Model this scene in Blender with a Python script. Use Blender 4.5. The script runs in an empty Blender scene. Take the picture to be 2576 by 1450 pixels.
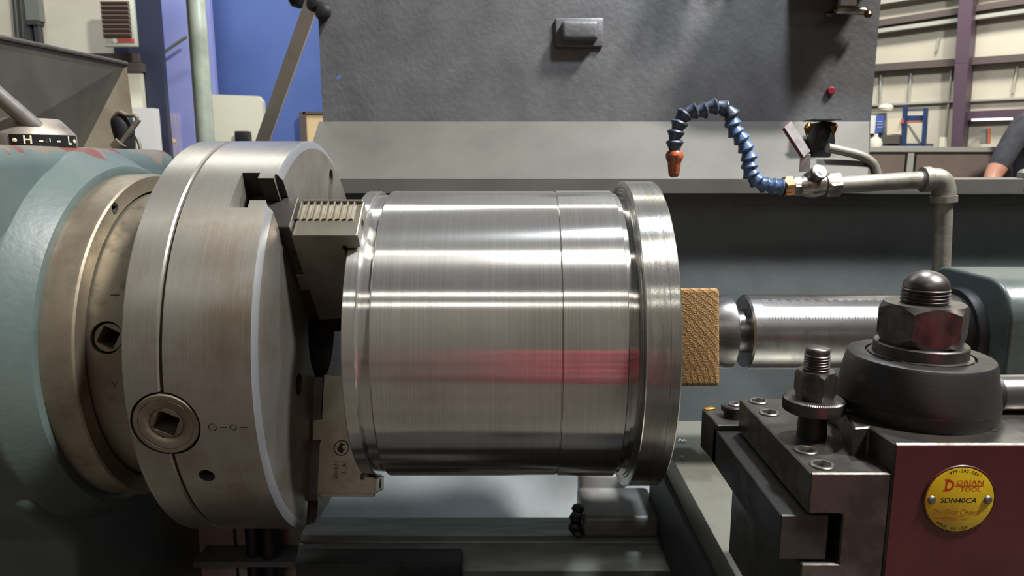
import bpy, bmesh, math, random
from mathutils import Matrix, Vector
random.seed(7)
PI = math.pi
rad = math.radians
SC = bpy.context.scene
COL = SC.collection

# ------------------------------------------------------------------ camera, world, lights, exposure
H = 1.05                                   # height of the spindle axis above the floor (axis coordinates are used below)
F_PX, PITCH = 1800.0, rad(10)
CAM = Vector((0, -0.758, 0.182))
cam_d = bpy.data.cameras.new('camera')
cam_d.sensor_width = 36.0
cam_d.lens = F_PX / 2576 * 36.0
cam_d.clip_start = 0.02
cam_d.dof.use_dof = True
cam_d.dof.focus_distance = 0.52
cam_d.dof.aperture_fstop = 20.0
cam = bpy.data.objects.new('camera', cam_d)
cam.location = CAM + Vector((0, 0, H))
cam.rotation_euler = (PI / 2 - PITCH, 0, 0)
COL.objects.link(cam)
SC.camera = cam

world = bpy.data.worlds.new('world')
SC.world = world
world.use_nodes = True
world.node_tree.nodes['Background'].inputs[0].default_value = (0.80, 0.84, 0.90, 1)
world.node_tree.nodes['Background'].inputs[1].default_value = 0.07


def area(name, loc, target, sx, sy, power, color=(1, 1, 1)):
    d = bpy.data.lights.new(name, 'AREA')
    d.shape = 'RECTANGLE'
    d.size, d.size_y, d.energy, d.color = sx, sy, power, color
    o = bpy.data.objects.new(name, d)
    o.location = Vector(loc) + Vector((0, 0, H))
    dirv = Vector(target) - Vector(loc)
    o.rotation_euler = dirv.to_track_quat('-Z', 'Y').to_euler()
    COL.objects.link(o)
    return o


# a compact high-bay lamp up to the right gives the hard shadows; the machine's work lamp is close above the tool post;
# long shop luminaires run high overhead
area('high_bay_lamp', (2.55, -1.02, 4.25), (0.1, 0.0, 0.0), 0.50, 0.50, 500.0, (1.0, 0.98, 0.95))
area('work_lamp_light', (0.40, 0.03, 0.92), (0.05, 0.0, 0.0), 0.06, 0.06, 7.0, (0.86, 0.93, 1.0))
area('shop_luminaire_near', (0.0, -1.22, 4.6), (0.0, -0.2, 0.0), 7.0, 0.10, 14.0, (1.0, 0.95, 0.84))
area('shop_luminaire_far', (0.0, 3.70, 4.6), (0.0, 0.6, 0.0), 7.0, 0.10, 40.0, (1.0, 0.95, 0.84))
area('shop_luminaire_front', (0.0, -6.0, 4.0), (0.0, 0.0, 0.0), 6.0, 0.20, 16.0, (1.0, 0.97, 0.90))
area('front_wall_fill', (0.0, -5.2, 4.6), (0.0, -7.0, 0.6), 6.0, 0.3, 60.0, (1.0, 0.95, 0.86))  # unseen fill lamp added to brighten the front wall for reflections
area('shop_luminaire_hall', (3.5, 4.2, 4.2), (4.5, 7.0, 0.5), 3.0, 0.3, 260.0, (1.0, 0.97, 0.90))
area('shop_luminaire_bay', (-2.2, 3.0, 4.2), (-2.4, 6.0, 0.5), 3.0, 0.3, 120.0, (0.92, 0.95, 1.0))

vs = SC.view_settings
vs.view_transform = 'Standard'
vs.look = 'None'
vs.gamma = 1.0
vs.use_curve_mapping = False
vs.exposure = 0.2
SC.cycles.use_denoising = True
SC.cycles.max_bounces = 8
SC.cycles.sample_clamp_indirect = 6.0
SC.cycles.caustics_reflective = False
SC.cycles.caustics_refractive = False

# ------------------------------------------------------------------ helpers
FWD = Vector((0, math.cos(PITCH), -math.sin(PITCH)))
UPV = Vector((0, math.sin(PITCH), math.cos(PITCH)))


def at(px, py, Y=None, Z=None, X=None):
    """a measured picture point carried out to a known distance"""
    d = Vector((1, 0, 0)) * ((px - 1288) / F_PX) + UPV * ((725 - py) / F_PX) + FWD
    if Y is not None:
        t = (Y - CAM.y) / d.y
    elif Z is not None:
        t = (Z - CAM.z) / d.z
    else:
        t = (X - CAM.x) / d.x
    return CAM + d * t


def lin(c):
    return tuple(((v / 255) / 12.92 if v / 255 <= 0.04045 else ((v / 255 + 0.055) / 1.055) ** 2.4) for v in c) + (1.0,)


def mat(name, c, metal=0.0, rough=0.5, c2=None, scale=8.0, stretch=(1, 1, 1), lo=0.42, hi=0.62, detail=5.0,
        bump=0.0, bscale=200.0, bstretch=(1, 1, 1), rvar=0.0, spec=0.5, emit=None, estr=0.0, line=None, aniso=0.0, coat=0.0):
    m = bpy.data.materials.new(name)
    m.use_nodes = True
    nt = m.node_tree
    N, L = nt.nodes, nt.links
    b = N['Principled BSDF']
    b.inputs['Base Color'].default_value = lin(c)
    b.inputs['Metallic'].default_value = metal
    b.inputs['Roughness'].default_value = rough
    b.inputs['Specular IOR Level'].default_value = spec
    b.inputs['Coat Weight'].default_value = coat
    if emit:
        b.inputs['Emission Color'].default_value = lin(emit)
        b.inputs['Emission Strength'].default_value = estr
    tc = None
    if c2 or bump or rvar or line:
        tc = N.new('ShaderNodeTexCoord')
    if c2 or rvar:
        mp = N.new('ShaderNodeMapping')
        mp.inputs['Scale'].default_value = stretch
        L.new(tc.outputs['Object'], mp.inputs['Vector'])
        nz = N.new('ShaderNodeTexNoise')
        nz.inputs['Scale'].default_value = scale
        nz.inputs['Detail'].default_value = detail
        nz.inputs['Roughness'].default_value = 0.6
        L.new(mp.outputs['Vector'], nz.inputs['Vector'])
        mr = N.new('ShaderNodeMapRange')
        mr.inputs['From Min'].default_value = lo
        mr.inputs['From Max'].default_value = hi
        L.new(nz.outputs['Fac'], mr.inputs['Value'])
        last = None
        if c2:
            mx = N.new('ShaderNodeMix')
            mx.data_type = 'RGBA'
            mx.inputs['A'].default_value = lin(c)
            mx.inputs['B'].default_value = lin(c2)
            L.new(mr.outputs['Result'], mx.inputs['Factor'])
            last = mx
            L.new(mx.outputs['Result'], b.inputs['Base Color'])
        if line:
            mp3 = N.new('ShaderNodeMapping')
            mp3.inputs['Scale'].default_value = line[1]
            L.new(tc.outputs['Object'], mp3.inputs['Vector'])
            n3 = N.new('ShaderNodeTexNoise')
            n3.inputs['Scale'].default_value = 1.0
            n3.inputs['Detail'].default_value = 3.0
            L.new(mp3.outputs['Vector'], n3.inputs['Vector'])
            mr3 = N.new('ShaderNodeMapRange')
            mr3.inputs['From Min'].default_value = 0.45
            mr3.inputs['From Max'].default_value = 0.75
            mr3.inputs['To Max'].default_value = line[2]
            L.new(n3.outputs['Fac'], mr3.inputs['Value'])
            mx3 = N.new('ShaderNodeMix')
            mx3.data_type = 'RGBA'
            if last:
                L.new(last.outputs['Result'], mx3.inputs['A'])
            else:
                mx3.inputs['A'].default_value = lin(c)
            mx3.inputs['B'].default_value = lin(line[0])
            L.new(mr3.outputs['Result'], mx3.inputs['Factor'])
            L.new(mx3.outputs['Result'], b.inputs['Base Color'])
        if rvar:
            ma = N.new('ShaderNodeMath')
            ma.operation = 'MULTIPLY_ADD'
            L.new(mr.outputs['Result'], ma.inputs[0])
            ma.inputs[1].default_value = rvar
            ma.inputs[2].default_value = rough
            L.new(ma.outputs[0], b.inputs['Roughness'])
    if aniso:
        tg = N.new('ShaderNodeTangent')
        tg.direction_type = 'RADIAL'
        tg.axis = 'X'
        L.new(tg.outputs['Tangent'], b.inputs['Tangent'])
        b.inputs['Anisotropic'].default_value = aniso
        b.inputs['Anisotropic Rotation'].default_value = 0.25
    if bump:
        mp2 = N.new('ShaderNodeMapping')
        mp2.inputs['Scale'].default_value = bstretch
        L.new(tc.outputs['Object'], mp2.inputs['Vector'])
        n2 = N.new('ShaderNodeTexNoise')
        n2.inputs['Scale'].default_value = bscale
        n2.inputs['Detail'].default_value = 3.0
        L.new(mp2.outputs['Vector'], n2.inputs['Vector'])
        bp = N.new('ShaderNodeBump')
        bp.inputs['Strength'].default_value = bump
        bp.inputs['Distance'].default_value = 0.002
        L.new(n2.outputs['Fac'], bp.inputs['Height'])
        L.new(bp.outputs['Normal'], b.inputs['Normal'])
    return m


MT = {}
MT['chuck'] = mat('chuck_steel', (168, 164, 155), 0.82, 0.36, (128, 112, 92), 14, lo=0.45, hi=0.8, rvar=0.08,
                  line=((206, 204, 196), (900, 14, 14), 0.18), bump=0.02, bscale=1.0, bstretch=(1500, 25, 25), aniso=0.6)
MT['chuck_face'] = mat('chuck_face_steel', (158, 153, 146), 0.9, 0.42, (120, 108, 96), 16, lo=0.45, hi=0.75, rvar=0.1)
MT['jaw'] = mat('ground_jaw_steel', (156, 151, 138), 0.9, 0.4, (128, 121, 106), 40, lo=0.4, hi=0.75, rvar=0.08)
MT['jaw_dark'] = mat('master_jaw_and_slot_shade', (96, 91, 87), 0.85, 0.42, (74, 70, 66), 30, rvar=0.1)
MT['edge'] = mat('bright_bevel_steel', (196, 198, 202), 0.9, 0.40)
MT['turned'] = mat('turned_steel', (204, 202, 198), 0.88, 0.165, (168, 164, 158), 9, lo=0.45, hi=0.8, rvar=0.05, aniso=0.95,
                   line=((240, 238, 232), (1100, 5, 5), 0.4), bump=0.03, bscale=1.0, bstretch=(2600, 60, 60))
MT['turned_rough'] = mat('coarse_turned_steel', (188, 186, 180), 0.88, 0.22, aniso=0.93, c2=(164, 160, 150), scale=22, stretch=(9, 1, 1), lo=0.42, hi=0.7,
                         rvar=0.1, line=((226, 224, 218), (700, 9, 9), 0.3), bump=0.05, bscale=1.0, bstretch=(1900, 260, 260))
MT['cast_paint'] = mat('grey_green_machine_paint', (80, 93, 90), 0.0, 0.42, (68, 80, 78), 9, lo=0.4, hi=0.7, bump=0.12, bscale=160)
MT['tail_paint'] = mat('dark_grey_green_paint', (78, 88, 86), 0.0, 0.35, (64, 72, 71), 12, bump=0.1, bscale=160)
MT['ring'] = mat('dull_spindle_steel', (158, 148, 130), 0.85, 0.46, (116, 106, 92), 26, lo=0.4, hi=0.75, rvar=0.1, bump=0.05, bscale=300)
MT['nose'] = mat('spindle_nose_steel', (150, 143, 128), 0.85, 0.45, (105, 98, 86), 60, lo=0.5, hi=0.75, rvar=0.1)
MT['black_hole'] = mat('socket_shade', (14, 14, 15), 0.1, 0.7)  # black stands in for the shade down in sockets and holes
MT['stamp'] = mat('stamped_mark', (42, 38, 32), 0.2, 0.7)
MT['oxide'] = mat('black_oxide_steel', (74, 73, 72), 0.75, 0.40, (56, 54, 53), 30, rvar=0.12, bump=0.04, bscale=500)
MT['oxide_ground'] = mat('oiled_ground_steel', (100, 97, 93), 0.85, 0.30, (76, 70, 64), 40, lo=0.42, hi=0.6, rvar=0.2, bump=0.06, bscale=160)
MT['bolt'] = mat('worn_bolt_steel', (112, 108, 106), 0.9, 0.33, (84, 79, 76), 90, rvar=0.12)
MT['screw'] = mat('screw_steel', (160, 154, 146), 0.95, 0.32, (110, 104, 98), 120, rvar=0.1)
MT['red_paint'] = mat('dark_red_paint', (78, 27, 30), 0.0, 0.4, (68, 25, 28), 30, bump=0.05, bscale=300)
MT['badge'] = mat('yellow_badge', (206, 174, 24), 0.2, 0.4, (176, 144, 26), 60, lo=0.45, hi=0.7)
MT['badge_rim'] = mat('badge_recess_rim', (160, 84, 72), 0.2, 0.4)
MT['print_red'] = mat('badge_red_print', (170, 40, 24), 0.0, 0.5)
MT['print_orange'] = mat('badge_orange_print', (140, 60, 12), 0.0, 0.5)
MT['print_black'] = mat('badge_black_print', (26, 24, 14), 0.0, 0.5)
MT['quill'] = mat('polished_quill_steel', (146, 145, 146), 0.9, 0.24, (96, 93, 92), 16, stretch=(2.2, 1, 1), lo=0.45, hi=0.75, rvar=0.1,
                  line=((150, 148, 146), (40, 500, 500), 0.4))
MT['wood'] = None
MT['splash'] = mat('charcoal_splash_paint', (98, 98, 99), 0.1, 0.5, (80, 80, 81), 14, bump=0.35, bscale=110, lo=0.35, hi=0.7)
MT['sill'] = mat('grey_tray_paint', (92, 90, 84), 0.05, 0.5, (80, 78, 73), 7, lo=0.4, hi=0.7, bump=0.06, bscale=120)
MT['tray'] = mat('tray_wall_paint', (104, 110, 111), 0.05, 0.5, (90, 95, 97), 7, bump=0.08, bscale=90)
MT['black'] = mat('black_plastic', (26, 27, 30), 0.0, 0.5, (18, 18, 20), 30)
MT['pipe'] = mat('dull_grey_pipe', (150, 146, 136), 0.5, 0.48, (112, 106, 96), 40, lo=0.4, hi=0.7, rvar=0.1, bump=0.1, bscale=260)
MT['galv'] = mat('galvanised_post', (176, 186, 172), 0.25, 0.4, (152, 162, 150), 20)
MT['strap'] = mat('grey_brace_paint', (206, 198, 184), 0.05, 0.5, (186, 178, 166), 12)
MT['brass'] = mat('brass_fitting', (150, 104, 62), 0.9, 0.32, (92, 66, 46), 60)
MT['valve'] = mat('valve_body_nickel', (172, 166, 154), 0.85, 0.35, (120, 112, 104), 50)
MT['hose'] = mat('blue_hose_plastic', (84, 112, 152), 0.0, 0.32, (44, 56, 76), 70, lo=0.45, hi=0.68, coat=0.3)
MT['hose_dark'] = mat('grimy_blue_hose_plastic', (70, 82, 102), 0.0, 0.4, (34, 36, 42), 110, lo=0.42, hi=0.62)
MT['nozzle'] = mat('orange_nozzle_plastic', (182, 88, 44), 0.0, 0.3, (104, 64, 48), 180, lo=0.42, hi=0.58, coat=0.3)
MT['lever_red'] = mat('red_vinyl', (132, 30, 44), 0.0, 0.4)
MT['lever'] = mat('worn_lever_steel', (192, 189, 188), 0.2, 0.35, (168, 160, 160), 60)
MT['cast_bed'] = mat('bed_cast_iron', (152, 152, 150), 0.25, 0.42, (132, 132, 130), 20, bump=0.08, bscale=200)
MT['way'] = mat('ground_way_steel', (150, 156, 154), 0.4, 0.36, (130, 136, 134), 14, stretch=(1, 6, 6), rvar=0.1)
MT['shield'] = mat('pale_grey_shield', (176, 174, 170), 0.1, 0.5, (150, 147, 142), 8)
MT['bed_dark'] = mat('dark_bed_paint', (58, 60, 62), 0.1, 0.55, (46, 48, 50), 30, bump=0.12, bscale=120)
MT['slide'] = mat('cross_slide_plate', (150, 150, 140), 0.55, 0.4, (126, 124, 112), 12, lo=0.4, hi=0.7, rvar=0.1)
MT['hub'] = mat('lever_hub_alloy', (166, 158, 146), 0.7, 0.42, (126, 116, 104), 50, lo=0.45, hi=0.75, rvar=0.1)
MT['rod'] = mat('grey_rod', (128, 124, 118), 0.5, 0.45, (112, 108, 102), 60)
MT['plate_black'] = mat('worn_black_plate', (18, 18, 19), 0.1, 0.45, (150, 146, 136), 240, lo=0.64, hi=0.72)
MT['cream'] = mat('cream_letter', (222, 212, 180), 0.0, 0.5)
MT['cover'] = mat('dark_sheet_cover', (80, 77, 70), 0.1, 0.5, (68, 66, 60), 10)
MT['cover_light'] = mat('lit_cover_and_tan_cord', (112, 104, 88), 0.1, 0.5, (96, 88, 74), 10)  # lit part of the guard put into the colour; also the tan cord
MT['gold'] = mat('gold_insert', (206, 158, 62), 0.8, 0.3)


def wood_material():
    m = bpy.data.materials.new('pine_end_grain')
    m.use_nodes = True
    N, L = m.node_tree.nodes, m.node_tree.links
    b = N['Principled BSDF']
    b.inputs['Roughness'].default_value = 0.75
    tc = N.new('ShaderNodeTexCoord')
    mp = N.new('ShaderNodeMapping')
    mp.inputs['Location'].default_value = (0.062, 0.0, 0.036)
    mp.inputs['Scale'].default_value = (1, 0.05, 1)
    L.new(tc.outputs['Object'], mp.inputs['Vector'])
    nz = N.new('ShaderNodeTexNoise')
    nz.inputs['Scale'].default_value = 30
    L.new(tc.outputs['Object'], nz.inputs['Vector'])
    mxv = N.new('ShaderNodeVectorMath')
    mxv.operation = 'MULTIPLY_ADD'
    mxv.inputs[1].default_value = (0.006, 0.0, 0.006)
    L.new(nz.outputs['Color'], mxv.inputs[0])
    L.new(mp.outputs['Vector'], mxv.inputs[2])
    wv = N.new('ShaderNodeTexWave')
    wv.wave_type = 'RINGS'
    wv.rings_direction = 'Y'
    wv.wave_profile = 'SAW'
    wv.inputs['Scale'].default_value = 58
    wv.inputs['Distortion'].default_value = 0.6
    wv.inputs['Detail'].default_value = 3
    L.new(mxv.outputs[0], wv.inputs['Vector'])
    cr = N.new('ShaderNodeValToRGB')
    e = cr.color_ramp.elements
    e[0].position, e[0].color = 0.0, lin((164, 130, 80))
    e[1].position, e[1].color = 1.0, lin((70, 47, 24))
    k = cr.color_ramp.elements.new(0.62)
    k.color = lin((150, 114, 66))
    L.new(wv.outputs['Fac'], cr.inputs['Fac'])
    fi = N.new('ShaderNodeTexNoise')
    fi.inputs['Scale'].default_value = 900
    L.new(tc.outputs['Object'], fi.inputs['Vector'])
    mr = N.new('ShaderNodeMapRange')
    mr.inputs['From Min'].default_value = 0.4
    mr.inputs['From Max'].default_value = 0.65
    mr.inputs['To Min'].default_value = 0.0
    mr.inputs['To Max'].default_value = 0.45
    L.new(fi.outputs['Fac'], mr.inputs['Value'])
    mx = N.new('ShaderNodeMix')
    mx.data_type = 'RGBA'
    L.new(mr.outputs['Result'], mx.inputs['Factor'])
    L.new(cr.outputs['Color'], mx.inputs['A'])
    mx.inputs['B'].default_value = lin((120, 84, 42))
    L.new(mx.outputs['Result'], b.inputs['Base Color'])
    bp = N.new('ShaderNodeBump')
    bp.inputs['Strength'].default_value = 0.6
    bp.inputs['Distance'].default_value = 0.002
    ad = N.new('ShaderNodeMath')
    ad.operation = 'ADD'
    L.new(wv.outputs['Fac'], ad.inputs[0])
    L.new(fi.outputs['Fac'], ad.inputs[1])
    L.new(ad.outputs[0], bp.inputs['Height'])
    L.new(bp.outputs['Normal'], b.inputs['Normal'])
    return m


MT['wood'] = wood_material()


def chipped_paint():
    """headstock paint: knocked off to primer and filler along the top edge"""
    m = MT['cast_paint'].copy()
    m.name = 'chipped_grey_green_paint'
    N, L = m.node_tree.nodes, m.node_tree.links
    b = N['Principled BSDF']
    src = b.inputs['Base Color'].links[0].from_socket
    geo = N.new('ShaderNodeNewGeometry')
    sep = N.new('ShaderNodeSeparateXYZ')
    L.new(geo.outputs['Position'], sep.inputs[0])
    nz = N.new('ShaderNodeTexNoise')
    nz.inputs['Scale'].default_value = 26
    nz.inputs['Detail'].default_value = 4
    L.new(geo.outputs['Position'], nz.inputs['Vector'])
    hz = N.new('ShaderNodeMapRange')                     # how near the knocked top edge
    hz.inputs['From Min'].default_value = H + 0.168
    hz.inputs['From Max'].default_value = H + 0.198
    hz.inputs['To Min'].default_value = -0.30
    hz.inputs['To Max'].default_value = 0.12
    L.new(sep.outputs['Z'], hz.inputs['Value'])
    ad = N.new('ShaderNodeMath')
    ad.operation = 'ADD'
    L.new(nz.outputs['Fac'], ad.inputs[0])
    L.new(hz.outputs['Result'], ad.inputs[1])
    n2 = N.new('ShaderNodeTexNoise')
    n2.inputs['Scale'].default_value = 17
    n2.inputs['Detail'].default_value = 5
    L.new(geo.outputs['Position'], n2.inputs['Vector'])
    m2 = N.new('ShaderNodeMapRange')
    m2.inputs['From Min'].default_value = 0.50
    m2.inputs['From Max'].default_value = 0.53
    L.new(n2.outputs['Fac'], m2.inputs['Value'])
    bare = N.new('ShaderNodeMix')
    bare.data_type = 'RGBA'
    bare.inputs['A'].default_value = lin((100, 92, 78))
    bare.inputs['B'].default_value = lin((98, 54, 42))
    L.new(m2.outputs['Result'], bare.inputs['Factor'])
    mr = N.new('ShaderNodeMapRange')
    mr.inputs['From Min'].default_value = 0.56
    mr.inputs['From Max'].default_value = 0.572
    L.new(ad.outputs[0], mr.inputs['Value'])
    mx = N.new('ShaderNodeMix')
    mx.data_type = 'RGBA'
    L.new(mr.outputs['Result'], mx.inputs['Factor'])
    L.new(src, mx.inputs['A'])
    L.new(bare.outputs['Result'], mx.inputs['B'])
    s = mx.outputs['Result']
    L.new(s, b.inputs['Base Color'])
    return m


MT['chipped'] = chipped_paint()

W = {}                                                   # placement of every object in axis coordinates


def place(o, M, parent):
    W[o] = M.copy()
    if parent is not None:
        o.parent = parent
        o.matrix_local = W[parent].inverted() @ M
    else:
        o.matrix_local = Matrix.Translation((0, 0, H)) @ M


def tag(o, label=None, cat=None, group=None, kind=None):
    if label:
        o['label'] = label
    if cat:
        o['category'] = cat
    if group:
        o['group'] = group
    if kind:
        o['kind'] = kind
    return o


def thing(name, label, cat, loc, group=None):
    o = bpy.data.objects.new(name, None)
    o.empty_display_size = 0.05
    COL.objects.link(o)
    place(o, Matrix.Translation(loc), None)
    return tag(o, label, cat, group)


def finish(me, m, angle=35, smooth=True):
    me.materials.clear()
    me.materials.append(MT[m] if isinstance(m, str) else m)
    if smooth:
        me.shade_smooth()
        me.set_sharp_from_angle(angle=rad(angle))
    else:
        me.shade_flat()


def bm_mesh(bm, name, recalc=True):
    bmesh.ops.remove_doubles(bm, verts=bm.verts, dist=1e-7)
    if recalc:
        bmesh.ops.recalc_face_normals(bm, faces=bm.faces)
    me = bpy.data.meshes.new(name)
    bm.to_mesh(me)
    bm.free()
    return me


def OB(name, me, m, parent=None, angle=35, smooth=True, label=None, cat=None, group=None, kind=None):
    """mesh given in axis coordinates -> object with its origin in the middle of the mesh"""
    if isinstance(me, bmesh.types.BMesh):
        me = bm_mesh(me, name)
    finish(me, m, angle, smooth)
    n = len(me.vertices)
    lo = Vector((1e9,) * 3)
    hi = Vector((-1e9,) * 3)
    for v in me.vertices:
        for k in range(3):
            lo[k] = min(lo[k], v.co[k])
            hi[k] = max(hi[k], v.co[k])
    c = (lo + hi) / 2
    me.transform(Matrix.Translation(-c))
    o = bpy.data.objects.new(name, me)
    COL.objects.link(o)
    place(o, Matrix.Translation(c), parent)
    return tag(o, label, cat, group, kind)


def INST(name, me, M, parent=None, label=None, cat=None, group=None):
    o = bpy.data.objects.new(name, me)
    COL.objects.link(o)
    place(o, M, parent)
    return tag(o, label, cat, group)


def OBL(name, bm, m, M, parent, angle=35):
    """bmesh given in a local frame M"""
    me = bm_mesh(bm, name)
    finish(me, m, angle)
    return INST(name, me, M, parent)


def frame(org, z, x=None):
    """matrix whose local z runs along z"""
    z = Vector(z).normalized()
    x = Vector(x) if x is not None else (Vector((1, 0, 0)) if abs(z.x) < 0.9 else Vector((0, -1, 0)))
    x = (x - z * x.dot(z)).normalized()
    y = z.cross(x)
    return Matrix(((x.x, y.x, z.x, org[0]), (x.y, y.y, z.y, org[1]), (x.z, y.z, z.z, org[2]), (0, 0, 0, 1)))


MX = frame((0, 0, 0), (1, 0, 0), (0, -1, 0))             # local z along the spindle axis


def lathe(profile, segs=96, M=None, bm=None):
    bm = bm or bmesh.new()
    rows = []
    for s, r in profile:
        if r < 1e-9:
            rows.append([bm.verts.new((0, 0, s))])
        else:
            rows.append([bm.verts.new((r * math.cos(2 * PI * k / segs), r * math.sin(2 * PI * k / segs), s)) for k in range(segs)])
    for a, b in zip(rows, rows[1:]):
        for k in range(segs):
            k2 = (k + 1) % segs
            q = [a[k % len(a)], a[k2 % len(a)], b[k2 % len(b)], b[k % len(b)]]
            u = []
            for v in q:
                if v not in u:
                    u.append(v)
            if len(u) > 2:
                try:
                    bm.faces.new(u)
                except ValueError:
                    pass
    new = [v for r in rows for v in r]
    if M is not None:
        bmesh.ops.transform(bm, matrix=M, verts=new)
    return bm


def prism(poly, a, b, axis='Y', bevel=0.0, segs=2, bm=None, M=None):
    """polygon in the two other axes, extruded from a to b along axis"""
    bm0 = bmesh.new()

    def p(u, v, w):
        return {'X': (w, u, v), 'Y': (u, w, v), 'Z': (u, v, w)}[axis]
    A = [bm0.verts.new(p(u, v, a)) for u, v in poly]
    B = [bm0.verts.new(p(u, v, b)) for u, v in poly]
    n = len(poly)
    bm0.faces.new(A)
    bm0.faces.new(B[::-1])
    for k in range(n):
        bm0.faces.new((A[k], B[k], B[(k + 1) % n], A[(k + 1) % n]))
    bmesh.ops.recalc_face_normals(bm0, faces=bm0.faces)
    if bevel:
        es = [e for e in bm0.edges if e.calc_face_angle(0) > 0.5]
        bmesh.ops.bevel(bm0, geom=es, offset=bevel, segments=segs, profile=0.5, affect='EDGES', clamp_overlap=True)
    if M is not None:
        bmesh.ops.transform(bm0, matrix=M, verts=bm0.verts)
    if bm is None:
        return bm0
    me = bpy.data.meshes.new('t')
    bm0.to_mesh(me)
    bm0.free()
    bm.from_mesh(me)
    bpy.data.meshes.remove(me)
    return bm


def box(x0, x1, y0, y1, z0, z1, bevel=0.0, segs=2, bm=None, M=None):
    return prism([(x0, y0), (x1, y0), (x1, y1), (x0, y1)], z0, z1, 'Z', bevel, segs, bm, M)


def tube(pts, r, segs=16, bm=None, caps=True):
    """round bar along a path; r one radius or one for each point"""
    bm = bm or bmesh.new()
    pts = [Vector(p) for p in pts]
    n = len(pts)
    rr = r if isinstance(r, (list, tuple)) else [r] * n
    rows = []
    ref = None
    for i, p in enumerate(pts):
        d = (pts[min(i + 1, n - 1)] - pts[max(i - 1, 0)]).normalized()
        if ref is None:
            ref = Vector((0, 0, 1)) if abs(d.z) < 0.9 else Vector((0, 1, 0))
        u = (ref - d * ref.dot(d)).normalized()
        ref = u
        v = d.cross(u)
        rows.append([bm.verts.new(p + (u * math.cos(2 * PI * k / segs) + v * math.sin(2 * PI * k / segs)) * rr[i]) for k in range(segs)])
    for a, b in zip(rows, rows[1:]):
        for k in range(segs):
            bm.faces.new((a[k], a[(k + 1) % segs], b[(k + 1) % segs], b[k]))
    if caps:
        bm.faces.new(rows[0][::-1])
        bm.faces.new(rows[-1])
    return bm


def curve_pts(pts, sub=8):
    """Catmull-Rom through the points"""
    pts = [Vector(p) for p in pts]
    out = []
    for i in range(len(pts) - 1):
        p0, p1, p2, p3 = pts[max(i - 1, 0)], pts[i], pts[i + 1], pts[min(i + 2, len(pts) - 1)]
        for k in range(sub):
            t = k / sub
            out.append(0.5 * ((2 * p1) + (p2 - p0) * t + (2 * p0 - 5 * p1 + 4 * p2 - p3) * t * t + (3 * p1 - p0 - 3 * p2 + p3) * t ** 3))
    out.append(pts[-1])
    return out


def cut(bm, cutters):
    """subtract closed bmeshes from a bmesh"""
    me = bm_mesh(bm, 'body')
    o = bpy.data.objects.new('tmp_body', me)
    COL.objects.link(o)
    tmp = [o]
    for c in cutters:
        cm = bm_mesh(c, 'cutter')
        k = bpy.data.objects.new('tmp_cut', cm)
        COL.objects.link(k)
        tmp.append(k)
        md = o.modifiers.new('b', 'BOOLEAN')
        md.operation = 'DIFFERENCE'
        md.solver = 'EXACT'
        md.object = k
    dg = bpy.context.evaluated_depsgraph_get()
    dg.update()
    res = bpy.data.meshes.new_from_object(o.evaluated_get(dg))
    for t in tmp:
        d = t.data
        bpy.data.objects.remove(t)
        bpy.data.meshes.remove(d)
    return res


def text_mesh(s, size=1.0, shear=0.0, bold=0.0, depth=0.0, spacing=1.0):
    cu = bpy.data.curves.new('txt', 'FONT')
    cu.body = s
    cu.size = size
    cu.shear = shear
    cu.offset = bold
    cu.extrude = depth
    cu.space_character = spacing
    cu.align_x = 'CENTER'
    cu.align_y = 'CENTER'
    cu.resolution_u = 3
    o = bpy.data.objects.new('txt', cu)
    COL.objects.link(o)
    dg = bpy.context.evaluated_depsgraph_get()
    dg.update()
    me = bpy.data.meshes.new_from_object(o.evaluated_get(dg))
    bpy.data.objects.remove(o)
    bpy.data.curves.remove(cu)
    return me


def add_mesh(bm, me, M=None, fn=None):
    n0 = len(bm.verts)
    bm.from_mesh(me)
    bm.verts.ensure_lookup_table()
    for v in bm.verts[n0:]:
        if fn:
            v.co = fn(v.co)
        elif M is not None:
            v.co = M @ v.co
    bpy.data.meshes.remove(me)
    return bm


def socket(r, ap, h, depth, n=6, segs=48, bev=0.0006, rot=0.0):
    """round boss of height h with an n-sided socket; returns (boss bmesh, floor bmesh), local z up"""
    bm = bmesh.new()
    rows = []

    def ring(f, z):
        rows.append([bm.verts.new((f(a) * math.cos(a), f(a) * math.sin(a), z)) for a in [2 * PI * k / segs for k in range(segs)]])

    def poly(a):
        s = 2 * PI / n
        q = (a - rot) % s - s / 2
        return ap / math.cos(q)
    ring(lambda a: r, min(-0.004, h - depth - 0.001))
    ring(lambda a: r, h - bev)
    ring(lambda a: r - bev, h)
    ring(lambda a: poly(a) + bev * 0.7, h)
    ring(lambda a: poly(a), h - bev)
    ring(lambda a: poly(a), h - depth)
    for a, b in zip(rows, rows[1:]):
        for k in range(segs):
            bm.faces.new((a[k], a[(k + 1) % segs], b[(k + 1) % segs], b[k]))
    bm.faces.new(rows[-1])
    bm.faces.new(rows[0][::-1])
    fl = bmesh.new()
    fl.faces.new([fl.verts.new((poly(2 * PI * k / segs) * 0.995 * math.cos(2 * PI * k / segs),
                                poly(2 * PI * k / segs) * 0.995 * math.sin(2 * PI * k / segs), h - depth + 0.0004)) for k in range(segs)])
    return bm, fl


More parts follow.
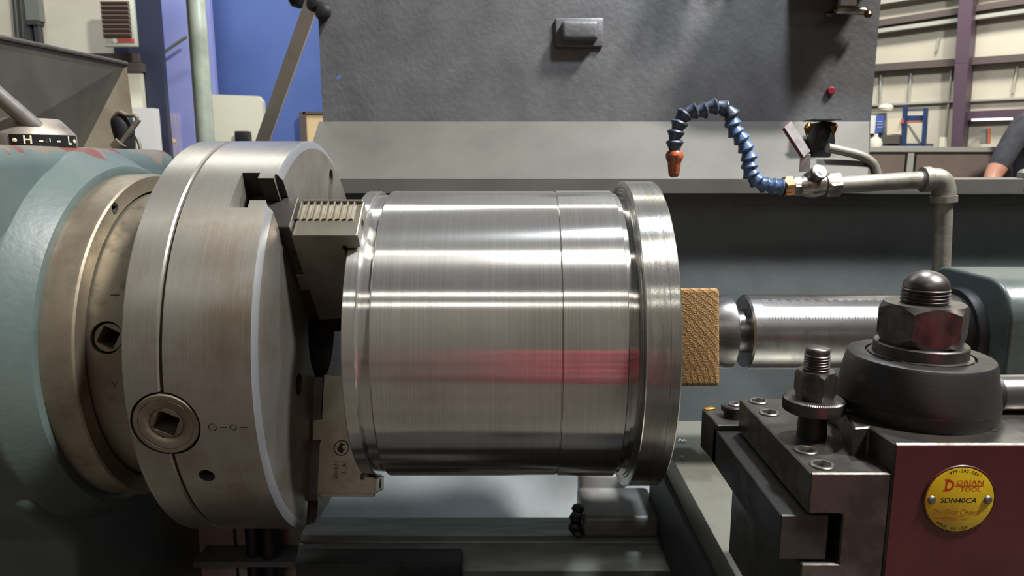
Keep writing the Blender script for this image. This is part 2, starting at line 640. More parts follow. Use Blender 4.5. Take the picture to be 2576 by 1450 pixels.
def hexnut(af, z0, z1, M, cham=0.12):
    """hexagon nut with turned-off corners: af across corners radius"""
    bm = bmesh.new()
    h = z1 - z0
    segs = 48
    ap = af * math.cos(PI / 6)

    def hexr(a):
        return ap / math.cos((a % (PI / 3)) - PI / 6)
    rows = []
    c = h * cham
    for z, mode in ((z0, 'c'), (z0 + c, 'h'), (z1 - c * 1.6, 'h'), (z1, 'c')):
        row = []
        for k in range(segs):
            a = 2 * PI * k / segs
            if mode == 'c':
                rr, zz = min(hexr(a), ap * 1.0), z
            else:
                rr = hexr(a)
                drop = (rr - ap) / (af - ap) * c * 1.3
                zz = z + drop if z < (z0 + z1) / 2 else z + c * 1.6 - c * 0.3 - drop
            row.append(bm.verts.new((rr * math.cos(a), rr * math.sin(a), zz)))
        rows.append(row)
    for a, b in zip(rows, rows[1:]):
        for k in range(segs):
            bm.faces.new((a[k], a[(k + 1) % segs], b[(k + 1) % segs], b[k]))
    bm.faces.new(rows[0][::-1])
    bm.faces.new(rows[-1])
    bmesh.ops.transform(bm, matrix=M, verts=bm.verts)
    return bm


def thread(r, z0, z1, pitch, depth=0.6):
    out = [(z0, 0), (z0, r - pitch * depth)]
    n = int((z1 - z0) / pitch)
    for k in range(n):
        z = z0 + (k + 0.1) * pitch
        out += [(z, r - pitch * depth), (z + pitch * 0.35, r), (z + pitch * 0.55, r), (z + pitch * 0.88, r - pitch * depth)]
    return out


def cyl(M, r, a, b, s=40):
    return lathe([(a, 0), (a, r), (b, r), (b, 0)], s, M)


def quad_slab(pts, t, nrm):
    bm = bmesh.new()
    nrm = Vector(nrm).normalized() * t
    a = [bm.verts.new(p) for p in pts]
    b = [bm.verts.new(p + nrm) for p in pts]
    n = len(pts)
    bm.faces.new(a)
    bm.faces.new(b[::-1])
    for k in range(n):
        bm.faces.new((a[k], b[k], b[(k + 1) % n], a[(k + 1) % n]))
    return bm


def UR(th):                                              # radial and tangential directions round the spindle axis
    return Vector((0, -math.cos(th), math.sin(th)))


def UT(th):
    return Vector((0, math.sin(th), math.cos(th)))


def polar(x, r, th):
    return Vector((x, 0, 0)) + UR(th) * r


def radial_frame(x, r, th):                              # local z outward, local x along the spindle axis
    return frame(polar(x, r, th), UR(th), (1, 0, 0))


# ------------------------------------------------------------------ the shop: floor and walls
MT['floor'] = mat('shop_floor', (82, 77, 71), 0.0, 0.55, (68, 64, 60), 1.2)
MT['wall_cream'] = mat('cream_wall_panel', (206, 200, 182), 0.0, 0.6, (194, 188, 170), 1.5)
MT['wall_blue'] = mat('blue_wall_paint', (84, 106, 166), 0.0, 0.55, (76, 98, 156), 1.2)
MT['wall_front'] = mat('taupe_wall', (126, 119, 107), 0.0, 0.6, (112, 105, 95), 0.8)
MT['navy'] = mat('dark_blue_steel', (54, 58, 78), 0.1, 0.5)
MT['peri'] = mat('periwinkle_door', (150, 158, 216), 0.0, 0.3, (158, 166, 220), 3)
MT['door_reflection'] = mat('pinkish_door_reflection', (206, 198, 222), 0.1, 0.3, (176, 172, 220), 5, stretch=(6, 1, 1), lo=0.4, hi=0.7)  # pale pink tone stands in for the reflection low on the door
MT['beige'] = mat('beige_panel', (222, 218, 196), 0.0, 0.5)
MT['tan'] = mat('tan_door', (222, 196, 150), 0.0, 0.5)
MT['brown_beam'] = mat('brown_beam', (92, 82, 78), 0.1, 0.55)
MT['purple_col'] = mat('dark_red_oxide_steel', (84, 66, 80), 0.1, 0.5)
MT['brown_panel'] = mat('brown_partition', (128, 112, 102), 0.0, 0.5, (118, 104, 96), 4)
MT['grey_cap'] = mat('grey_trim', (176, 176, 166), 0.2, 0.5)
MT['conduit'] = mat('dark_conduit', (72, 72, 72), 0.3, 0.5)
MT['grey_box'] = mat('grey_enclosure', (122, 126, 116), 0.2, 0.5)
MT['heater'] = mat('heater_enamel', (206, 210, 190), 0.1, 0.4)
MT['slat'] = mat('heater_slat_metal', (132, 116, 106), 0.6, 0.4)
MT['white'] = mat('white_enamel', (226, 226, 220), 0.0, 0.4)
MT['label_red'] = mat('red_label', (196, 92, 84), 0.0, 0.5)
MT['rack_blue'] = mat('rack_blue_steel', (44, 66, 110), 0.2, 0.45)
MT['rack_orange'] = mat('rack_orange_steel', (196, 96, 60), 0.1, 0.45)
MT['poster_blue'] = mat('poster_blue', (72, 96, 176), 0.0, 0.5)
MT['carton'] = mat('pale_carton', (216, 206, 182), 0.0, 0.6)
MT['tube_light'] = mat('lit_tube', (240, 240, 255), 0.0, 0.5, emit=(240, 240, 255), estr=1.2)

OB('floor', box(-9, 9, -7, 11, -H - 0.05, -H), 'floor', kind='structure')
OB('wall_front', box(-9, 9, -7.1, -7.0, -H, 5.0), 'wall_front', kind='structure')

# back wall, left part: cream bay, dark corner column, periwinkle door, blue wall
pL = at(345, 200, Y=4.6)
OB('wall_left', box(-9, pL.x, 4.6, 4.7, -H, 5.5), 'wall_cream', kind='structure')
pb0, pb1 = at(345, 200, Y=5.4), at(1300, 200, Y=5.4)
OB('wall_back', box(pL.x - 0.3, 1.2, 5.4, 5.5, -H, 5.5), 'wall_blue', kind='structure')

# ------------------------------------------------------------------ headstock
hs = thing('headstock', 'grey-green cast lathe headstock with chipped paint behind the chuck', 'headstock', (-0.55, 0.0, -1.05))
body = prism([(-0.105, -1.05), (0.215, -1.05), (0.215, -0.16), (0.185, -0.12), (0.185, 0.197), (-0.166, 0.197), (-0.166, -0.125), (-0.105, -0.19)], -0.90, -0.43, 'X', 0.020, 5)
OB('casting', body, 'chipped', hs, angle=50)
OB('spindle_boss', lathe([(-0.50, 0.0), (-0.50, 0.196), (-0.434, 0.196), (-0.429, 0.1935), (-0.418, 0.1865), (-0.408, 0.1805), (-0.4035, 0.1775),
                          (-0.4025, 0.1735), (-0.4035, 0.170), (-0.4035, 0.0)], 160, MX), 'chipped', hs, angle=40)
ring = lathe([(-0.412, 0.0), (-0.412, 0.1688), (-0.3775, 0.1695), (-0.3750, 0.1690), (-0.3735, 0.1672), (-0.3735, 0.1525), (-0.385, 0.1525), (-0.385, 0.0)], 180, MX)
p_ss = at(289, 525, X=-0.3735)
OB('bearing_cover', cut(ring, [cyl(frame((-0.3735, p_ss.y, p_ss.z), (1, 0, 0)), 0.0057, -0.008, 0.01, 24)]), 'ring', hs, angle=30)
CAMTH = rad(-8.5 + 13.3)
sock_th = rad(24.0)
nose = lathe([(-0.40, 0.0), (-0.40, 0.1500), (-0.322, 0.1500), (-0.320, 0.1485), (-0.320, 0.0)], 180, MX)
p_cam = at(266, 850, Y=-0.148)
th_cam = math.atan2(p_cam.z, -p_cam.y)
x_cam = p_cam.x
fr = radial_frame(x_cam, 0.150, th_cam)
p_c2 = at(385, 497, Y=-0.095)
th_c2 = math.atan2(p_c2.z, -p_c2.y)
fr2 = radial_frame(p_c2.x, 0.150, th_c2)
OB('spindle_nose', cut(nose, [cyl(fr, 0.0145, -0.03, 0.02), cyl(fr2, 0.0125, -0.004, 0.02)]), 'nose', hs, angle=30)
sb, sf = socket(0.0128, 0.0078, 0.0, 0.024, 4, rot=rad(20))
o = OBL('cam_lock', sb, 'nose', fr @ Matrix.Translation((0, 0, -0.0028)), hs)
OBL('socket_floor', sf, 'black_hole', fr @ Matrix.Translation((0, 0, -0.0028)), o)
# marks stamped beside the cam
for th, s in ((th_cam + rad(14.5), 'I'), (th_cam - rad(16.0), '>')):
    tm = text_mesh(s, 0.012, bold=-0.0002)
    OB('stamped_mark', add_mesh(bmesh.new(), tm, radial_frame(x_cam + 0.004, 0.1502, th) @ Matrix.Rotation(rad(-90), 4, 'Z')), 'stamp', hs, smooth=False)
# set screw in the cover face
p = at(289, 525, X=-0.3735)
sb, sf = socket(0.0056, 0.0028, -0.0008, 0.004, 6)
M0 = frame((-0.3735, p.y, p.z), (1, 0, 0))
o = OBL('set_screw', sb, 'stamp', M0, hs)
OBL('socket_floor', sf, 'black_hole', M0, o)

# speed lever on the headstock top
hub_c = Vector((-0.484, -0.02, 0.197))
hub = lathe([(0.0, 0.0), (0.0, 0.0385), (0.0115, 0.0385), (0.0128, 0.0378), (0.0262, 0.0262), (0.0275, 0.0245), (0.0275, 0.0)], 72, Matrix.Translation(hub_c))
lever = OB('speed_lever', hub, 'hub', hs, angle=30)
r0 = at(85, 316, Y=-0.040)
r1 = at(-60, 192, Y=-0.075)
OB('lever_rod', tube([r0 + (r0 - r1).normalized() * 0.012, r0, r1, r1 + (r1 - r0) * 0.6], 0.0078, 24), 'rod', lever)


def on_hub(th, z, r=0.0388):
    return hub_c + Vector((math.sin(th) * r, -math.cos(th) * r, z))


bm = bmesh.new()
a0, a1, nn = rad(4), rad(104), 26
va = [[bm.verts.new(on_hub(a0 + (a1 - a0) * k / nn, z, r)) for k in range(nn + 1)] for z, r in ((0.0002, 0.0386), (0.0002, 0.0391), (0.0112, 0.0391), (0.0112, 0.0386))]
for A, B in zip(va, va[1:]):
    for k in range(nn):
        bm.faces.new((A[k], A[k + 1], B[k + 1], B[k]))
OB('dial_plate', bm, 'plate_black', lever)
bm = bmesh.new()
for s, deg, size in (('H', 27, 0.0112), ('-', 43, 0.012), ('I', 54, 0.005), ('-', 66, 0.012), ('L', 85, 0.0112)):
    th = rad(deg)
    add_mesh(bm, text_mesh(s, size, bold=0.0002), frame(on_hub(th, 0.0058, 0.0393), (math.sin(th), -math.cos(th), 0), (math.cos(th), math.sin(th), 0)))
OB('dial_lettering', bm, 'cream', lever, smooth=False)
for deg in (11, 97):
    th = rad(deg)
    OB('rivet', lathe([(0, 0), (0, 0.0021), (0.0006, 0.0018), (0.001, 0.0)], 20, frame(on_hub(th, 0.0056, 0.0390), (math.sin(th), -math.cos(th), 0))), 'cream', lever)

# ------------------------------------------------------------------ chuck
JAW = [rad(51.5), rad(-68.5), rad(171.5)]
PIN = [rad(-8.5), rad(111.5), rad(-128.5)]
ck = thing('lathe_chuck', 'large steel three-jaw lathe chuck with a square key socket in its rim', 'chuck', (-0.26, 0, -0.2032))
R = 0.2032
prof = [(-0.3155, 0.0), (-0.3155, 0.2008), (-0.3135, R), (-0.2860, R), (-0.2846, R - 0.0014), (-0.2838, R - 0.006), (-0.2822, R - 0.006), (-0.2816, R - 0.0005),
        (-0.2812, R), (-0.2100, R), (-0.2066, 0.1958), (-0.2066, 0.0)]
body = lathe(prof, 220, MX)
cutters = []
for th in JAW:
    fr = radial_frame(0, 0, th)                           # local x = axis, y = tangential, z = radial
    poly = [(-0.242, -0.0232), (-0.226, -0.0232), (-0.226, -0.0148), (-0.2122, -0.0148), (-0.2122, -0.0205), (-0.19, -0.0205),
            (-0.19, 0.0205), (-0.2122, 0.0205), (-0.2122, 0.0148), (-0.226, 0.0148), (-0.226, 0.0232), (-0.242, 0.0232)]
    cutters.append(prism(poly, 0.02, 0.26, 'Z', M=fr))
for th in PIN:
    cutters.append(cyl(radial_frame(-0.2838, R, th), 0.0288, -0.034, 0.03, 72))
cutters.append(cyl(frame((-0.26, 0, 0), (1, 0, 0)), 0.052, 0.0, 0.2, 64))
p = at(520, 1194, Y=-0.17)
for _ in range(3):                                        # threaded hole in the rim
    th_h = math.atan2(p.z, -p.y)
    p = at(520, 1194, Y=-R * math.cos(th_h))
cutters.append(cyl(radial_frame(p.x, R, th_h), 0.0068, -0.02, 0.02, 32))
th_hole, x_hole = th_h, p.x
p = at(752, 968, X=-0.2066)
cutters.append(cyl(frame((-0.2066, p.y, p.z), (1, 0, 0)), 0.011, -0.02, 0.02, 32))
p = at(833, 445, X=-0.2066)
cutters.append(cyl(frame((-0.2066, p.y, p.z), (1, 0, 0)), 0.0085, -0.004, 0.02, 32))
me = cut(body, cutters)
cb = OB('chuck_body', me, 'chuck', ck, angle=28)
# bright machined bevel and flat face are separate finishes of the same steel
cb.data.materials.append(MT['chuck_face'])
cb.data.materials.append(MT['edge'])
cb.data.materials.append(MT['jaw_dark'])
cx = W[cb].translation
for f in cb.data.polygons:
    c = f.center + cx
    rr = math.hypot(c.y, c.z)
    if f.normal.x > 0.9 and c.x > -0.2075 and rr < 0.197:
        f.material_index = 1
    elif 0.2 < f.normal.x < 0.97 and c.x > -0.2105 and rr > 0.19:
        f.material_index = 2
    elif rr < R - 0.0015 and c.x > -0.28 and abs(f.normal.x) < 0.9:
        f.material_index = 3  # slot walls darkened: the shade inside is put into the colour
for th in PIN:
    fr = radial_frame(-0.2838, R, th)
    o = OB('pinion_bushing', lathe([(-0.033, 0.0140), (-0.0022, 0.0140), (-0.0008, 0.0160), (-0.0005, 0.0172), (-0.0005, 0.0222), (-0.0009, 0.0224), (-0.0009, 0.0228), (-0.0005, 0.0230),
                                    (-0.0005, 0.0262), (-0.0012, 0.0270), (-0.033, 0.0270), (-0.033, 0.0140)], 72, fr), 'ring', ck, angle=25)
    sb, sf = socket(0.0139, 0.0088, -0.0022, 0.028, 4, rot=rad(20))
    # dished mouth round the square key hole
    OBL('key_socket', sb, 'ring', fr, o)
    OBL('socket_floor', sf, 'black_hole', fr, o)
OB('hole_thread', lathe([(-0.018, 0.0), (-0.018, 0.0060)] + [(-0.018 + 0.0009 * k, 0.0066 if k % 2 else 0.0056) for k in range(1, 20)] + [(-0.0006, 0.0067)], 32,
                        radial_frame(x_hole, R, th_hole)), 'stamp', ck)
# stamped O - O - marks in line with the pinion
for dx, kind in ((0.0385, 'O'), (0.0475, '-'), (0.0556, 'o'), (0.0640, '-')):
    th = PIN[0] - rad(0.6)
    fr = radial_frame(-0.2838 + dx, R + 0.00005, th)
    if kind in 'Oo':
        rr = 0.0032 if kind == 'O' else 0.0026
        bm = lathe([(0, rr - 0.0004), (0.0002, rr - 0.0002), (0.0002, rr + 0.0002), (0, rr + 0.0004)], 32, fr)
    else:
        bm = box(-0.003, 0.003, -0.0004, 0.0004, -0.0002, 0.0002, M=fr)
    OB('stamped_mark', bm, 'stamp', ck)

# jaws: master jaw in the slot, hard top jaw keyed on to it
XM, XJ = -0.1972, -0.1375
mast_poly = [(-0.2410, -0.0222), (-0.2268, -0.0222), (-0.2268, -0.0140), (-0.2115, -0.0140), (-0.2115, -0.0196), (XM, -0.0196),
             (XM, 0.0196), (-0.2115, 0.0196), (-0.2115, 0.0140), (-0.2268, 0.0140), (-0.2268, 0.0222), (-0.2410, 0.0222)]
# side view of a top jaw (axis, radius): keys on the left, gripping step on the right
top_poly = [(XM, 0.1665), (XM + 0.0012, 0.1680), (XJ - 0.001, 0.1680), (XJ, 0.1668), (XJ, 0.1535), (XJ - 0.004, 0.1518), (-0.1500, 0.1518), (-0.1502, 0.1545), (-0.1535, 0.1545),
            (-0.1540, 0.1505), (-0.1520, 0.1480), (-0.1520, 0.060), (-0.158, 0.052), (XM + 0.001, 0.048), (XM + 0.001, 0.094), (XM - 0.0075, 0.0945), (XM - 0.0075, 0.1150),
            (XM + 0.001, 0.1155), (XM, 0.118)]
tooth_bm = prism([(0.0, 0.0), (0.0009, 0.0026), (0.0019, 0.0028), (0.0056, 0.0)], -0.0115, 0.0115, 'X', M=Matrix.Rotation(rad(90), 4, 'Z'))
tooth_me = bm_mesh(tooth_bm, 'tooth')
finish(tooth_me, 'jaw', smooth=False)
BISON = [(-0.9, 0.1), (-0.5, 0.62), (0.0, 0.72), (0.4, 0.45), (0.85, 0.25), (0.95, -0.05), (0.72, -0.1), (0.7, -0.62), (0.52, -0.62), (0.42, -0.2), (-0.1, -0.25),
         (-0.2, -0.66), (-0.4, -0.66), (-0.42, -0.3), (-0.7, -0.42), (-0.85, -0.2)]
for i, th in enumerate(JAW):
    fr = radial_frame(0, 0, th)
    jm = OB('master_jaw', prism(mast_poly, 0.05, 0.1755, 'Z', 0.0006, 1, M=fr), 'jaw_dark', ck, label='master jaw sliding in the chuck slot')
    hw = 0.0225
    # prism along local y (tangential): polygon given in (axis, radius)
    bm = prism(top_poly, -hw, hw, 'Y', 0.0005, 1)
    bmesh.ops.transform(bm, matrix=fr, verts=bm.verts)
    bmesh.ops.recalc_face_normals(bm, faces=bm.faces)
    hole = cyl(frame(fr @ Vector((XJ, 0.0, 0.1600)), (1, 0, 0)), 0.0052, -0.02, 0.01, 24)
    j = OB('jaw', cut(bm, [hole]), 'jaw', ck, angle=25, label='stepped hard jaw with ribbed outer end')
    for k in range(9):
        INST('tooth', tooth_me, fr @ Matrix.Translation((XM + 0.0042 + k * 0.0061, 0.0088, 0.1680)), j)
    OB('tooth_rail', box(XM + 0.003, XJ - 0.001, 0.0198, 0.0226, 0.1672, 0.1712, 0.0006, 1, M=fr), 'jaw', j)
    # emblem and numbers stamped on the side that faces the operator
    side = -1 if i == 0 else 1
    yv = side * (hw + 0.00015)
    fx = fr @ frame((-0.1745, yv, 0.123), (0, side, 0), (0, 0, -1 if side > 0 else 1))
    if i == 1:
        bm = lathe([(-0.0001, 0.0068), (0.0001, 0.0069), (0.0001, 0.0078), (-0.0001, 0.0079)], 40, fx)
        poly = bmesh.new()
        poly.faces.new([poly.verts.new((x * 0.0058, y * 0.0058, 0.0001)) for x, y in BISON])
        bmesh.ops.transform(poly, matrix=fx, verts=poly.verts)
        tmp = bm_mesh(poly, 'b', recalc=False)
        bm.from_mesh(tmp)
        OB('emblem', bm, 'stamp', j, smooth=False)
        bm = bmesh.new()
        add_mesh(bm, text_mesh('16" 2', 0.0062), fr @ frame((-0.1705, yv, 0.1425), (0, side, 0), (0, 0, 1)))
        add_mesh(bm, text_mesh('124302', 0.0062), fr @ frame((-0.1790, yv, 0.1445), (0, side, 0), (0, 0, 1)))
        OB('stamped_number', bm, 'stamp', j, smooth=False)

# ------------------------------------------------------------------ the turned workpiece
wp = thing('turned_steel_sleeve', 'bright turned steel cylinder with a flange at its right end, gripped in the chuck', 'workpiece', (0, 0, -0.1615))
OB('gripped_collar', lathe([(-0.1500, 0.095), (-0.1500, 0.1508), (-0.1494, 0.1514), (-0.1385, 0.1514), (-0.1375, 0.1504), (-0.1370, 0.1472), (-0.1370, 0.095), (-0.1500, 0.095)], 220, MX), 'turned', wp, angle=30)
OB('relief_groove', lathe([(-0.1370, 0.095), (-0.1370, 0.1470), (-0.1258, 0.1478), (-0.1258, 0.095), (-0.1370, 0.095)], 220, MX), 'turned', wp, angle=30)
OB('barrel', lathe([(-0.1258, 0.095), (-0.1258, 0.1502), (-0.1244, 0.1515), (0.0438, 0.1515), (0.0443, 0.1506), (0.0450, 0.1506), (0.0455, 0.1521),
                    (0.1022, 0.1521), (0.1030, 0.1512), (0.1030, 0.1492), (0.1076, 0.1490), (0.1076, 0.1452), (0.1130, 0.1452), (0.1130, 0.095), (-0.1258, 0.095)], 220, MX), 'turned', wp, angle=30)
OB('flange', lathe([(0.1130, 0.0), (0.1130, 0.1500), (0.1142, 0.1512), (0.1142, 0.1528), (0.1152, 0.1540), (0.1152, 0.1608), (0.1160, 0.1622), (0.1170, 0.1616), (0.1372, 0.1616),
                    (0.1375, 0.1612), (0.1378, 0.1616), (0.1462, 0.1616), (0.1475, 0.1604), (0.1475, 0.0)], 220, MX), 'turned_rough', wp, angle=30)

# ------------------------------------------------------------------ pine block and centre
wy = -0.108
wz0, wz1 = at(1760, 968, Y=wy).z, at(1760, 727, Y=wy).z
wx1 = at(1812, 847, Y=wy).x
wm = prism([(0.1478, wz0), (wx1, wz0), (wx1, wz1), (0.1478, wz1)], 0.0, 0.20, 'Y', 0.004, 3)
wc = Vector((0, 0, (wz0 + wz1) / 2))
bmesh.ops.transform(wm, matrix=Matrix.Translation((0, wy, wc.z)) @ Matrix.Rotation(rad(-10.5), 4, 'X') @ Matrix.Translation(-wc), verts=wm.verts)
OB('pine_block', wm, 'wood', label='short pine two-by-four end wedged between flange and centre', cat='wood block')
xl = wx1 + 0.0005
lc = thing('centre_adapter', 'short round steel centre body pressed against the pine block', 'lathe centre', (0.22, 0, -0.04))
OB('centre_disc', lathe([(xl, 0.0), (xl, 0.0290), (xl + 0.006, 0.0330), (0.2265, 0.0398), (0.2352, 0.0400), (0.2362, 0.0392), (0.2362, 0.0)], 96, MX), 'quill', lc, angle=25)
OB('centre_shank', lathe([(0.2362, 0.0), (0.2362, 0.0235), (0.2510, 0.0245), (0.2510, 0.0)], 64, MX), 'quill', lc)

# ------------------------------------------------------------------ tailstock with graduated quill
ts = thing('tailstock', 'grey-green tailstock with a long graduated steel quill', 'tailstock', (0.75, 0, -0.27))
RQ = 0.0405
q = OB('quill', lathe([(0.2505, 0.0), (0.2505, 0.0385), (0.2525, RQ), (0.545, RQ), (0.545, 0.0)], 128, MX), 'quill', ts, angle=25)
arc = lambda cy, cz, r, a0, a1, n=8: [(cy + r * math.cos(rad(a0 + (a1 - a0) * k / n)), cz + r * math.sin(rad(a0 + (a1 - a0) * k / n))) for k in range(n + 1)]
tcast = prism([(-0.075, -0.27), (0.075, -0.27)] + arc(0.035, 0.026, 0.040, 0, 90) + arc(-0.035, 0.026, 0.040, 90, 180), 0.487, 1.0, 'X', 0.004, 3)
OB('casting', tcast, 'tail_paint', ts, angle=40)
OB('quill_seal', lathe([(0.478, 0.0405), (0.478, 0.0470), (0.482, 0.0495), (0.49, 0.0495), (0.49, 0.0405)], 96, MX), 'black', ts)
OB('quill_wiper', lathe([(0.452, 0.0404), (0.452, 0.0409), (0.478, 0.0412), (0.478, 0.0404), (0.452, 0.0404)], 96, MX), 'oxide', ts)


def on_quill(x, s, base):                                # s metres round the quill from the base angle
    return polar(x, RQ + 0.00012, base + s / RQ)


def tick(bm, x, s0, s1, w, base):
    vs_ = []
    n = 4
    for k in range(n + 1):
        s = s0 + (s1 - s0) * k / n
        vs_.append((bm.verts.new(on_quill(x - w, s, base)), bm.verts.new(on_quill(x + w, s, base))))
    for a, b in zip(vs_, vs_[1:]):
        bm.faces.new((a[0], a[1], b[1], b[0]))


X0 = 0.2665
BI, BMM = rad(31.0), rad(55.0)
bm = bmesh.new()
for k in range(0, 8 * 7 + 4):
    x = X0 + k * 0.0254 / 8
    if x > 0.45:
        break
    tick(bm, x, 0, 0.0078 if k % 8 == 0 else (0.0055 if k % 4 == 0 else 0.0035), 0.00018, BI)
for k in range(0, 181):
    x = X0 - 0.003 + k * 0.001
    tick(bm, x, 0, 0.0068 if k % 10 == 0 else (0.0048 if k % 5 == 0 else 0.0028), 0.00012, BMM)
for base in (BI, BMM):
    n = 60
    prev = None
    for k in range(n + 1):
        x = X0 - 0.003 + k * (0.45 - X0 + 0.003) / n
        a, b = bm.verts.new(on_quill(x, -0.0001, base)), bm.verts.new(on_quill(x, 0.0002, base))
        if prev:
            bm.faces.new((prev[0], a, b, prev[1]))
        prev = (a, b)
OB('scale_ticks', bm, 'stamp', q, smooth=False)
bm = bmesh.new()
for k in range(0, 8):
    add_mesh(bm, text_mesh(str(k), 0.0062), fn=lambda c, k=k: on_quill(X0 + k * 0.0254 - 0.0025 + c.x, 0.0092 + c.y, BI))
for k in range(0, 19):
    add_mesh(bm, text_mesh(str(k * 10), 0.0046), fn=lambda c, k=k: on_quill(X0 - 0.003 + k * 0.01 - 0.001 + c.x, 0.0095 + c.y, BMM))
OB('scale_numerals', bm, 'stamp', q, smooth=False)

# ------------------------------------------------------------------ quick-change tool post
YF, YB = -0.404, -0.298
tp = thing('tool_post', 'dark quick-change tool post with red front and big domed clamp nut', 'tool post', (0.24, -0.351, -0.085))
blk = prism([(0.2003, YF), (0.330, YF), (0.330, YB), (0.2003, YB), (0.2003, -0.340), (0.1890, -0.382), (0.1985, -0.380)], -0.085, 0.037, 'Z', 0.0009, 1)
OB('post_block', blk, 'oxide_ground', tp, angle=25)
OB('painted_front', box(0.2012, 0.330, YF - 0.0004, YF + 0.001, -0.085, 0.0355), 'red_paint', tp)
AX, AY = 0.2392, -0.351
TPM = Matrix.Translation((AX, AY, 0))
OB('clamp_collar', lathe([(0.0365, 0.0), (0.0365, 0.0415), (0.0385, 0.0422), (0.0460, 0.0430), (0.0500, 0.0427), (0.0690, 0.0392), (0.0706, 0.0384), (0.0712, 0.0368), (0.0712, 0.0290),
                          (0.0695, 0.0284), (0.0695, 0.0)], 128, TPM), 'oxide', tp, angle=30)
OB('collar_base', lathe([(0.0368, 0.0), (0.0368, 0.0418), (0.0425, 0.0430), (0.0455, 0.0432), (0.0458, 0.0)], 128, TPM), 'oxide', tp)
OB('washer', lathe([(0.0685, 0.0), (0.0685, 0.0274), (0.0712, 0.0274), (0.0716, 0.0252), (0.0775, 0.0250), (0.0782, 0.0244), (0.0782, 0.0)], 96, TPM), 'bolt', tp, angle=25)
OB('clamp_nut', hexnut(0.0246, 0.0782, 0.1018, TPM @ Matrix.Rotation(rad(49.7), 4, 'Z'), 0.10), 'bolt', tp, angle=20)
pr = thread(0.0129, 0.098, 0.1108, 0.0021, 0.5)
dome = [(0.1108 + 0.0098 * math.sin(a), 0.0122 * math.cos(a)) for a in [rad(6 * k) for k in range(15)]] + [(0.1206, 0.0)]
OB('post_stud', lathe(pr[1:] + dome, 72, TPM), 'bolt', tp, angle=45)
OB('handle_boss', tube([(AX + 0.030, AY, 0.0470), (AX + 0.046, AY, 0.0470)], [0.0140, 0.0125], 32), 'oxide', tp)
OB('clamp_handle', tube([(AX + 0.038, AY, 0.0465), (0.50, AY - 0.005, 0.050)], 0.0112, 32), 'quill', tp)
for px, py in ((2112, 973), (2497, 1082)):
    c = at(px, py, Z=0.037)
    OB('oil_hole', lathe([(0.0001, 0.0), (0.0001, 0.0024), (0.0003, 0.0025), (0.0003, 0.0)], 20, Matrix.Translation((c.x, c.y, 0.037))), 'black_hole', tp)
# round badge riveted in a recess on the red face
bc = at(2411, 1256, Y=YF)
BR = 0.0182
fb = frame((bc.x, YF - 0.0004, bc.z), (0, -1, 0), (1, 0, 0))
badge = OB('badge', lathe([(0.0, 0.0), (0.0, BR), (0.0007, BR - 0.0002), (0.0008, BR - 0.0005), (0.0008, 0.0)], 72, fb), 'badge', tp, label='round yellow maker badge')
OB('badge_rim', lathe([(0.0, BR + 0.0001), (0.0007, BR + 0.0003), (0.0007, BR + 0.0007), (0.0, BR + 0.0011)], 72, fb), 'red_paint', badge)
for sx in (-1, 1):
    OB('badge_rivet', lathe([(0.0006, 0.0), (0.0006, 0.0025), (0.0014, 0.0020), (0.0019, 0.0010), (0.0020, 0.0)], 24, fb @ Matrix.Translation((sx * 0.0148, 0.0, 0))), 'screw', badge)
U = BR / 85.0                                            # one picture pixel on the badge


def bt(bm, s, x, y, size, shear=0.0, bold=0.0, spacing=1.0, rot=0.0, sx=1.0):
    add_mesh(bm, text_mesh(s, size, shear, bold, 0, spacing), fb @ Matrix.Translation((x, y, 0.00083)) @ Matrix.Rotation(rot, 4, 'Z') @ Matrix.Diagonal((sx, 1, 1, 1)))
    return bm


def arc_text(bm, s, r, size, a0, step, top=True):
    n = len(s)
    for k, ch in enumerate(s):
        a = a0 + (k - (n - 1) / 2) * step * (-1 if top else 1)
        if ch != ' ':
            bt(bm, ch, r * math.cos(a), r * math.sin(a), size, bold=size * 0.02, rot=a - PI / 2 if top else a + PI / 2)




def fit(bm, txt, x0, x1, y0, y1, shear=0.0, bold=0.0):
    """lettering stretched into a box given in badge units"""
    me = text_mesh(txt, 1.0, shear, bold)
    xs = [v.co.x for v in me.vertices]
    ys = [v.co.y for v in me.vertices]
    sx, sy = (x1 - x0) * U / (max(xs) - min(xs)), (y1 - y0) * U / (max(ys) - min(ys))
    add_mesh(bm, me, fb @ Matrix.Translation((x0 * U - min(xs) * sx, y0 * U - min(ys) * sy, 0.00083)) @ Matrix.Diagonal((sx, sy, 1, 1)))


def bar(bm, x0, x1, y0, y1, rot=0.0):
    add_mesh(bm, bm_mesh(box(x0 * U, x1 * U, y0 * U, y1 * U, 0.00070, 0.00084), 's'), fb @ Matrix.Rotation(rad(rot), 4, 'Z'))


bm = bmesh.new()
fit(bm, 'D', -41, -18, 24, 53, 0.08, 0.035)
bar(bm, -45, -30, 22.5, 26)
bar(bm, -42, -28, 51, 54)
OB('badge_capital', bm, 'print_red', badge, smooth=False)
bm = bmesh.new()
fit(bm, 'ORIAN', -13, 54, 40, 52, 0.05, 0.01)
fit(bm, 'TOOL', -2, 49, 22.5, 34, 0.05, 0.01)
bar(bm, -15, 54, 36, 38.4)
OB('badge_name', bm, 'print_red', badge, smooth=False)
bm = bmesh.new()
fit(bm, 'SDN40CA', -48, 42, -8, 6, 0.15, 0.02)
arc_text(bm, '979-282-2861', 76 * U, 11 * U, rad(84), rad(5.2))
arc_text(bm, 'MADE IN USA', 77 * U, 12 * U, rad(260), rad(5.6), top=False)
OB('badge_model_number', bm, 'print_black', badge, smooth=False)
bm = bmesh.new()
fit(bm, 'The First Choice', -64, 54, -41, -25, 0.35)
fit(bm, 'TECHNOLOGY', -42, 24, -54, -48, 0.2)
